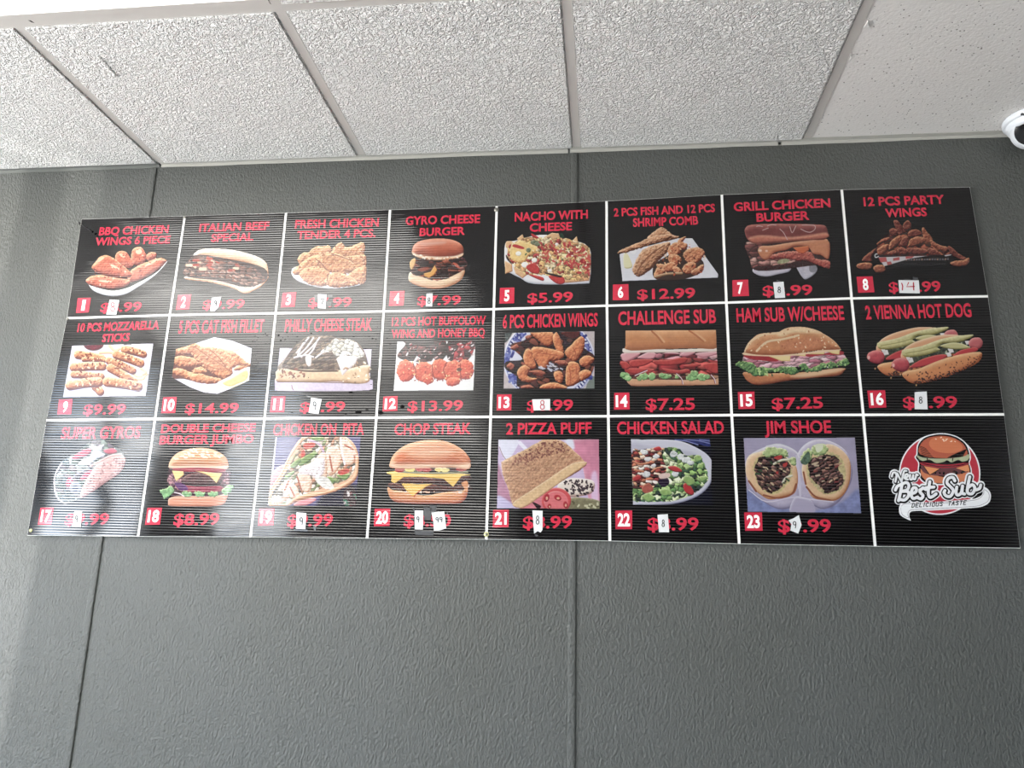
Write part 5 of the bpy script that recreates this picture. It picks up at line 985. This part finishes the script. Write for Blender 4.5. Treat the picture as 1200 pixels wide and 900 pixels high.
def p23(pc):     # round logo: red disc, burger, script lettering, ribbon
    WH = (232,234,238); RD = (186,28,52); BK = (14,12,14)
    sh(pc, el(552,432,372,372,0,28), WH); sh(pc, el(552,432,358,358,0,28), RD); 
    rib = [(180,740),(200,700),(250,684),(300,690),(560,680),(820,660),(900,640),(940,610),(940,550),(985,560),(1018,610),(1010,680),(960,720),(880,738),(700,750),(480,762),(330,768),(285,780),(278,820),(292,855),(240,835),(190,800)]
    sh(pc, [(552+(x-552)*1.0, y) for x, y in rib], WH)
    burger = [(350,250),(358,170),(410,105),(500,75),(600,70),(700,95),(780,150),(815,220),(825,290),(815,330),(832,380),(830,440),(790,500),(600,520),(450,515),(380,470),(362,400),(366,330),(335,280)]
    sh(pc, [(552+1.0*(x-590)*1.045+38, 300+(y-300)*1.05) for x, y in burger], WH); sh(pc, burger, BK)
    O = (206,112,66); OD = (180,84,54)
    sh(pc, [(378,400),(400,390),(600,460),(800,400),(822,420),(815,470),(760,500),(560,515),(440,495),(390,450)], (206,118,74)); sh(pc, [(380,345),(420,360),(700,372),(815,345),(820,400),(740,430),(600,446),(480,440),(400,410)], (104,58,62)); dots(pc, [(500,400),(760,390),(740,425),(520,425)], 10, 5, 8, (BK, BK), 3)
    rect(pc, [(405,358),(555,384),(462,440)], (224,140,80)); rect(pc, [(700,376),(812,345),(824,400),(790,408)], (224,140,80)); ln(pc, [(405,358),(462,440),(555,384)], 6, BK, sm=0)
    sh(pc, [(372,320),(450,330),(620,345),(800,325),(812,340),(740,365),(580,376),(430,360),(378,340)], (160,32,50)); ln(pc, [(372,322),(440,345),(580,362),(740,350),(810,325)], 6, BK)
    sh(pc, [(345,258),(400,280),(520,290),(680,285),(818,250),(812,300),(760,318),(720,302),(660,325),(620,305),(590,320),(520,330),(460,300),(400,312),(360,290)], (168,176,140)); ln(pc, [(440,290),(440,300)], 9, BK, sm=0); ln(pc, [(672,290),(668,312)], 7, BK, sm=0)
    sh(pc, [(362,235),(372,170),(420,115),(500,88),(600,84),(690,106),(765,155),(798,215),(805,250),(760,272),(640,286),(520,284),(420,270)], OD, n=.03); sh(pc, [(455,160),(480,110),(560,92),(660,105),(740,150),(760,200),(700,235),(600,240),(500,215)], O)
    for i in range(8): ln(pc, [(372+i*3,178+i*13),(405+i*6,190+i*13),(430+i*9,202+i*11)], 4, BK)
    for i in range(9): ln(pc, [(796-i*4,205+i*8),(745-i*3,228+i*6),(690-i*8,250+i*4)], 5.5, BK)
    dots(pc, [(460,120),(560,95),(700,130),(690,150),(540,120)], 12, 3, 5, [(240,210,180)], 4)
    # lettering: white halo, black outline, white strokes
    N_ = [[(118,452),(128,420),(150,418),(160,440)],[(165,425),(150,500)],[(165,425),(205,500)],[(205,500),(228,408),(250,402)], [(232,465),(262,452),(258,432),(240,440),(236,470),(262,480)], [(283,438),(282,475),(300,478),(312,440)],[(312,440),(312,472),(330,475),(340,435),(352,440)]]
    B_ = [[(150,575),(165,545),(190,530)],[(212,515),(195,600),(178,672)],[(200,525),(250,508),(272,535),(255,575),(205,588)],[(205,588),(262,590),(270,625),(235,665),(190,662)],
          [(290,612),(335,592),(338,560),(310,558),(292,610),(310,652),(352,640)],[(400,555),(372,590),(400,625),(385,655),(355,648)],[(372,575),(405,560),(425,572)],[(462,500),(448,600),(462,640),(490,632),(520,610)],[(425,555),(500,548)]]
    S_ = [[(690,492),(672,462),(632,470),(618,510),(650,545),(675,580),(650,632),(610,628),(592,600),(600,580)],[(708,548),(700,600),(718,622),(748,600),(760,540)],[(760,540),(756,600),(778,612)],[(825,455),(808,540),(806,600),(848,608),(872,560),(850,528),(815,550)],[(885,575),(915,560),(925,530)],[(872,470),(905,440)],[(893,450),(880,560)]]
    S_ = S_[:5]
    G_ = [(N_, 19), (B_, 28), (S_, 28)]
    for L, w in G_:
        for a in L: ln(pc, a, w+50 if w > 25 else w+40, WH)
    for L, w in G_:
        for a in L: ln(pc, [(x+2, y+4) for x, y in a], w+25 if w > 25 else w+19, BK)
    for L, w in G_:
        for a in L: ln(pc, a, w, WH)
    inner = [(200,745),(215,712),(260,700),(320,702),(600,694),(830,674),(910,655),(952,612),(955,575),(985,590),(1002,625),(990,675),(945,704),(880,722),(700,734),(480,746),(320,752),(272,766),(262,800),(268,828),(215,800)]
    ln(pc, inner+[inner[0]], 5, BK); sh(pc, inner, WH)
    # DELICIOUS TASTE on the ribbon
    F = {'D':[[(0,1),(0,0),(.6,0),(1,.3),(1,.7),(.6,1),(0,1)]],'E':[[(1,0),(0,0),(0,1),(1,1)],[(0,.5),(.8,.5)]],'L':[[(0,0),(0,1),(1,1)]],'I':[[(.5,0),(.5,1)]],'C':[[(1,.15),(.6,0),(0,.2),(0,.8),(.6,1),(1,.85)]],'O':[[(.1,0),(.9,0),(1,.9),(.9,1),(.1,1),(0,.9),(.1,0)]],'U':[[(0,0),(0,.9),(.2,1),(.9,1),(1,.9),(1,0)]],'S':[[(1,.1),(.2,0),(0,.3),(.9,.6),(1,.9),(.8,1),(0,.9)]],'T':[[(0,0),(1,0)],[(.5,0),(.5,1)]],'A':[[(0,1),(.5,0),(1,1)],[(.2,.65),(.8,.65)]]}
    x = 298
    for ch in 'DELICIOUS TASTE':
        if ch == ' ': x += 40; continue
        w = 8 if ch == 'I' else 21
        for st in F[ch]: ln(pc, [(x+a*w+(1-b)*9, 697-(x-298)*.053+b*36) for a, b in st], 6.5, BK, sm=0)
        x += w+14
PICS = {0:((70,245,800,700),p0),1:((95,300,870,712),p1),2:((112,275,768,698),p2),3:((200,262,730,712),p3),4:((92,245,830,695),p4),5:((98,255,945,705),p5),6:((175,250,878,716),p6),7:((118,258,1045,698),p7),
 8:((130,240,890,695),p8),9:((148,210,822,690),p9),10:((100,200,910,668),p10),11:((146,256,830,680),p11),12:((122,190,868,666),p12),13:((98,202,890,652),p13),14:((76,212,955,664),p14),15:((120,222,1006,674),p15),
 16:((208,160,757,652),p16),17:((164,226,722,668),p17),18:((130,146,820,658),p18),19:((156,172,772,648),p19),20:((84,173,822,674),p20),21:((170,170,744,637),p21),22:((92,163,893,680),p22),23:((85,55,1025,860),p23)}

def print_picture(k, name, label, dens=2.3, gain=0.56):
    """lay the painted picture on its panel as a fine sheet of coloured facets, cut to its outline"""
    bx, fn = PICS[k]; a0, b0, s = CROPS[k]; pc = Pic(*bx, s/dens); fn(pc)
    PX, PY = a0+pc.X/s, b0+pc.Y/s
    dx = fw.x+(PX-600)/FPX*RT.x+(450-PY)/FPX*UP.x; dy = fw.y+(PX-600)/FPX*RT.y+(450-PY)/FPX*UP.y; dz = fw.z+(PX-600)/FPX*RT.z+(450-PY)/FPX*UP.z
    t = (YP-EYE.y)/dy; co = np.stack([EYE.x+dx*t, np.full_like(t, YP), EYE.z+dz*t], -1)
    on = pc.a > 0.5; idx = np.arange(pc.nx*pc.ny).reshape(pc.ny, pc.nx)
    qk = on[:-1, :-1] & on[1:, :-1] & on[:-1, 1:] & on[1:, 1:]
    q = np.stack([idx[:-1, :-1], idx[1:, :-1], idx[1:, 1:], idx[:-1, 1:]], -1)[qk]
    used = np.unique(q); remap = np.zeros(idx.size, int); remap[used] = np.arange(len(used)); q = remap[q]
    V = co.reshape(-1, 3)[used]; cl = lin(np.clip(pc.rgb.reshape(-1, 3)[used], 0, 255))*gain; cl = cl*0.86+0.14*cl.mean(1, keepdims=True)
    me = bpy.data.meshes.new(name); n, f = len(V), len(q)
    me.vertices.add(n); me.vertices.foreach_set('co', V.astype(np.float32).ravel())
    me.loops.add(f*4); me.loops.foreach_set('vertex_index', q.astype(np.int32).ravel())
    me.polygons.add(f); me.polygons.foreach_set('loop_start', (np.arange(f)*4).astype(np.int32))
    me.update(calc_edges=True)
    if me.polygons[0].normal.y > 0: me.flip_normals()
    at = me.color_attributes.new('print', 'FLOAT_COLOR', 'POINT')
    at.data.foreach_set('color', np.concatenate([cl, np.ones((n, 1))], 1).astype(np.float32).ravel())
    me.materials.append(M_PHOTO)
    o = bpy.data.objects.new(name, me); COL.objects.link(o); o.parent = cells[k]; o['label'] = label
    return o
PICTURE_LABELS = ['glazed chicken wings in a white dish', 'sliced beef sandwich', 'crispy chicken tenders on a plate', 'round burger with dark meat and cheese', 'nachos with melted cheese', 'fried fish and shrimp on white paper', 'long brown bun with chicken and cheese', 'heap of wings in a black basket',
 'mozzarella sticks on paper', 'fried fillets with lemon', 'steak sandwich with melted cheese', 'dark and orange boneless wings on white', 'wings on a blue and white plate', 'sub with layers of meat', 'ham sub with lettuce', 'two hot dogs in poppy seed buns',
 'gyros folded in pita', 'tall burger with green lettuce', 'chicken and greens in pita', 'double patty burger with melted cheese', 'square pizza puff with tomato', 'salad in a white bowl', 'two halves of a wrapped meat sandwich', 'round red logo with a burger and white script lettering']
for k in range(24):
    print_picture(k, 'food_picture' if k < 23 else 'logo', PICTURE_LABELS[k], 2.3 if k < 23 else 3.2, 0.56 if k < 23 else 0.82)

# ------------------------------------------------------------------ dome camera at the ceiling edge
ct = on_plane(1213, 138, -0.085)
CX, CY, R0 = 2.209, -0.066, 0.060
cam_o = bpy.data.objects.new('security_camera', None); COL.objects.link(cam_o); cam_o.location = (CX, CY, ZC)
tag(cam_o, 'white dome security camera with a dark round window under the ceiling at the right edge', 'camera')
def cc(o): return child_at(o, cam_o)
Mt = Matrix.Translation((CX, CY, ZC))
cc(lathe('base', [(0.01, 0.0), (R0, 0.0), (R0+.0012, -0.003), (R0+.0005, -0.013), (R0-.004, -0.0165), (R0-.006, -0.0165)], M_CAMW, None, 56, Mt))
cc(lathe('housing', [(R0-.005, -0.0165), (R0-.0050, -0.018), (R0-.008, -0.027), (R0-.0115, -0.031), (R0-.016, -0.032)], M_CAMW, None, 56, Mt))
# the turret ball turned towards the room
d_ = Vector((-0.47, -0.78, -0.50)).normalized(); q = d_.to_track_quat('Z', 'Y').to_matrix().to_4x4(); q.translation = Vector((CX-0.002, CY-0.002, ZC-0.0335))
RB = 0.0465
ball = [(RB*math.sin(a_), -RB*math.cos(a_)) for a_ in np.linspace(0.02, 2.20, 26)]
cc(lathe('camera_ball', ball+[(0.0368, 0.0305), (0.0352, 0.0308), (0.0345, 0.0290)], M_CAMW, None, 56, q))
w_ = cc(lathe('camera_window', [(0.0347, 0.0292), (0.026, 0.0306), (0.013, 0.0314), (0.0001, 0.0316)], M_LENS, None, 48, q)); w_['label'] = 'dark glossy round window'
cc(lathe('lens_ring', [(0.0115, 0.0314), (0.0115, 0.0325), (0.0090, 0.0327), (0.0082, 0.0318), (0.0001, 0.0322)], mat('lens_ring', (34, 30, 28), 0.3, 0.5), None, 30, q))
cc(box('locking_tab', CX-0.044, CX-0.036, CY-0.046, CY-0.042, ZC-0.0165, ZC-0.012, mat('tab_grey', (70, 72, 76), .5), None))
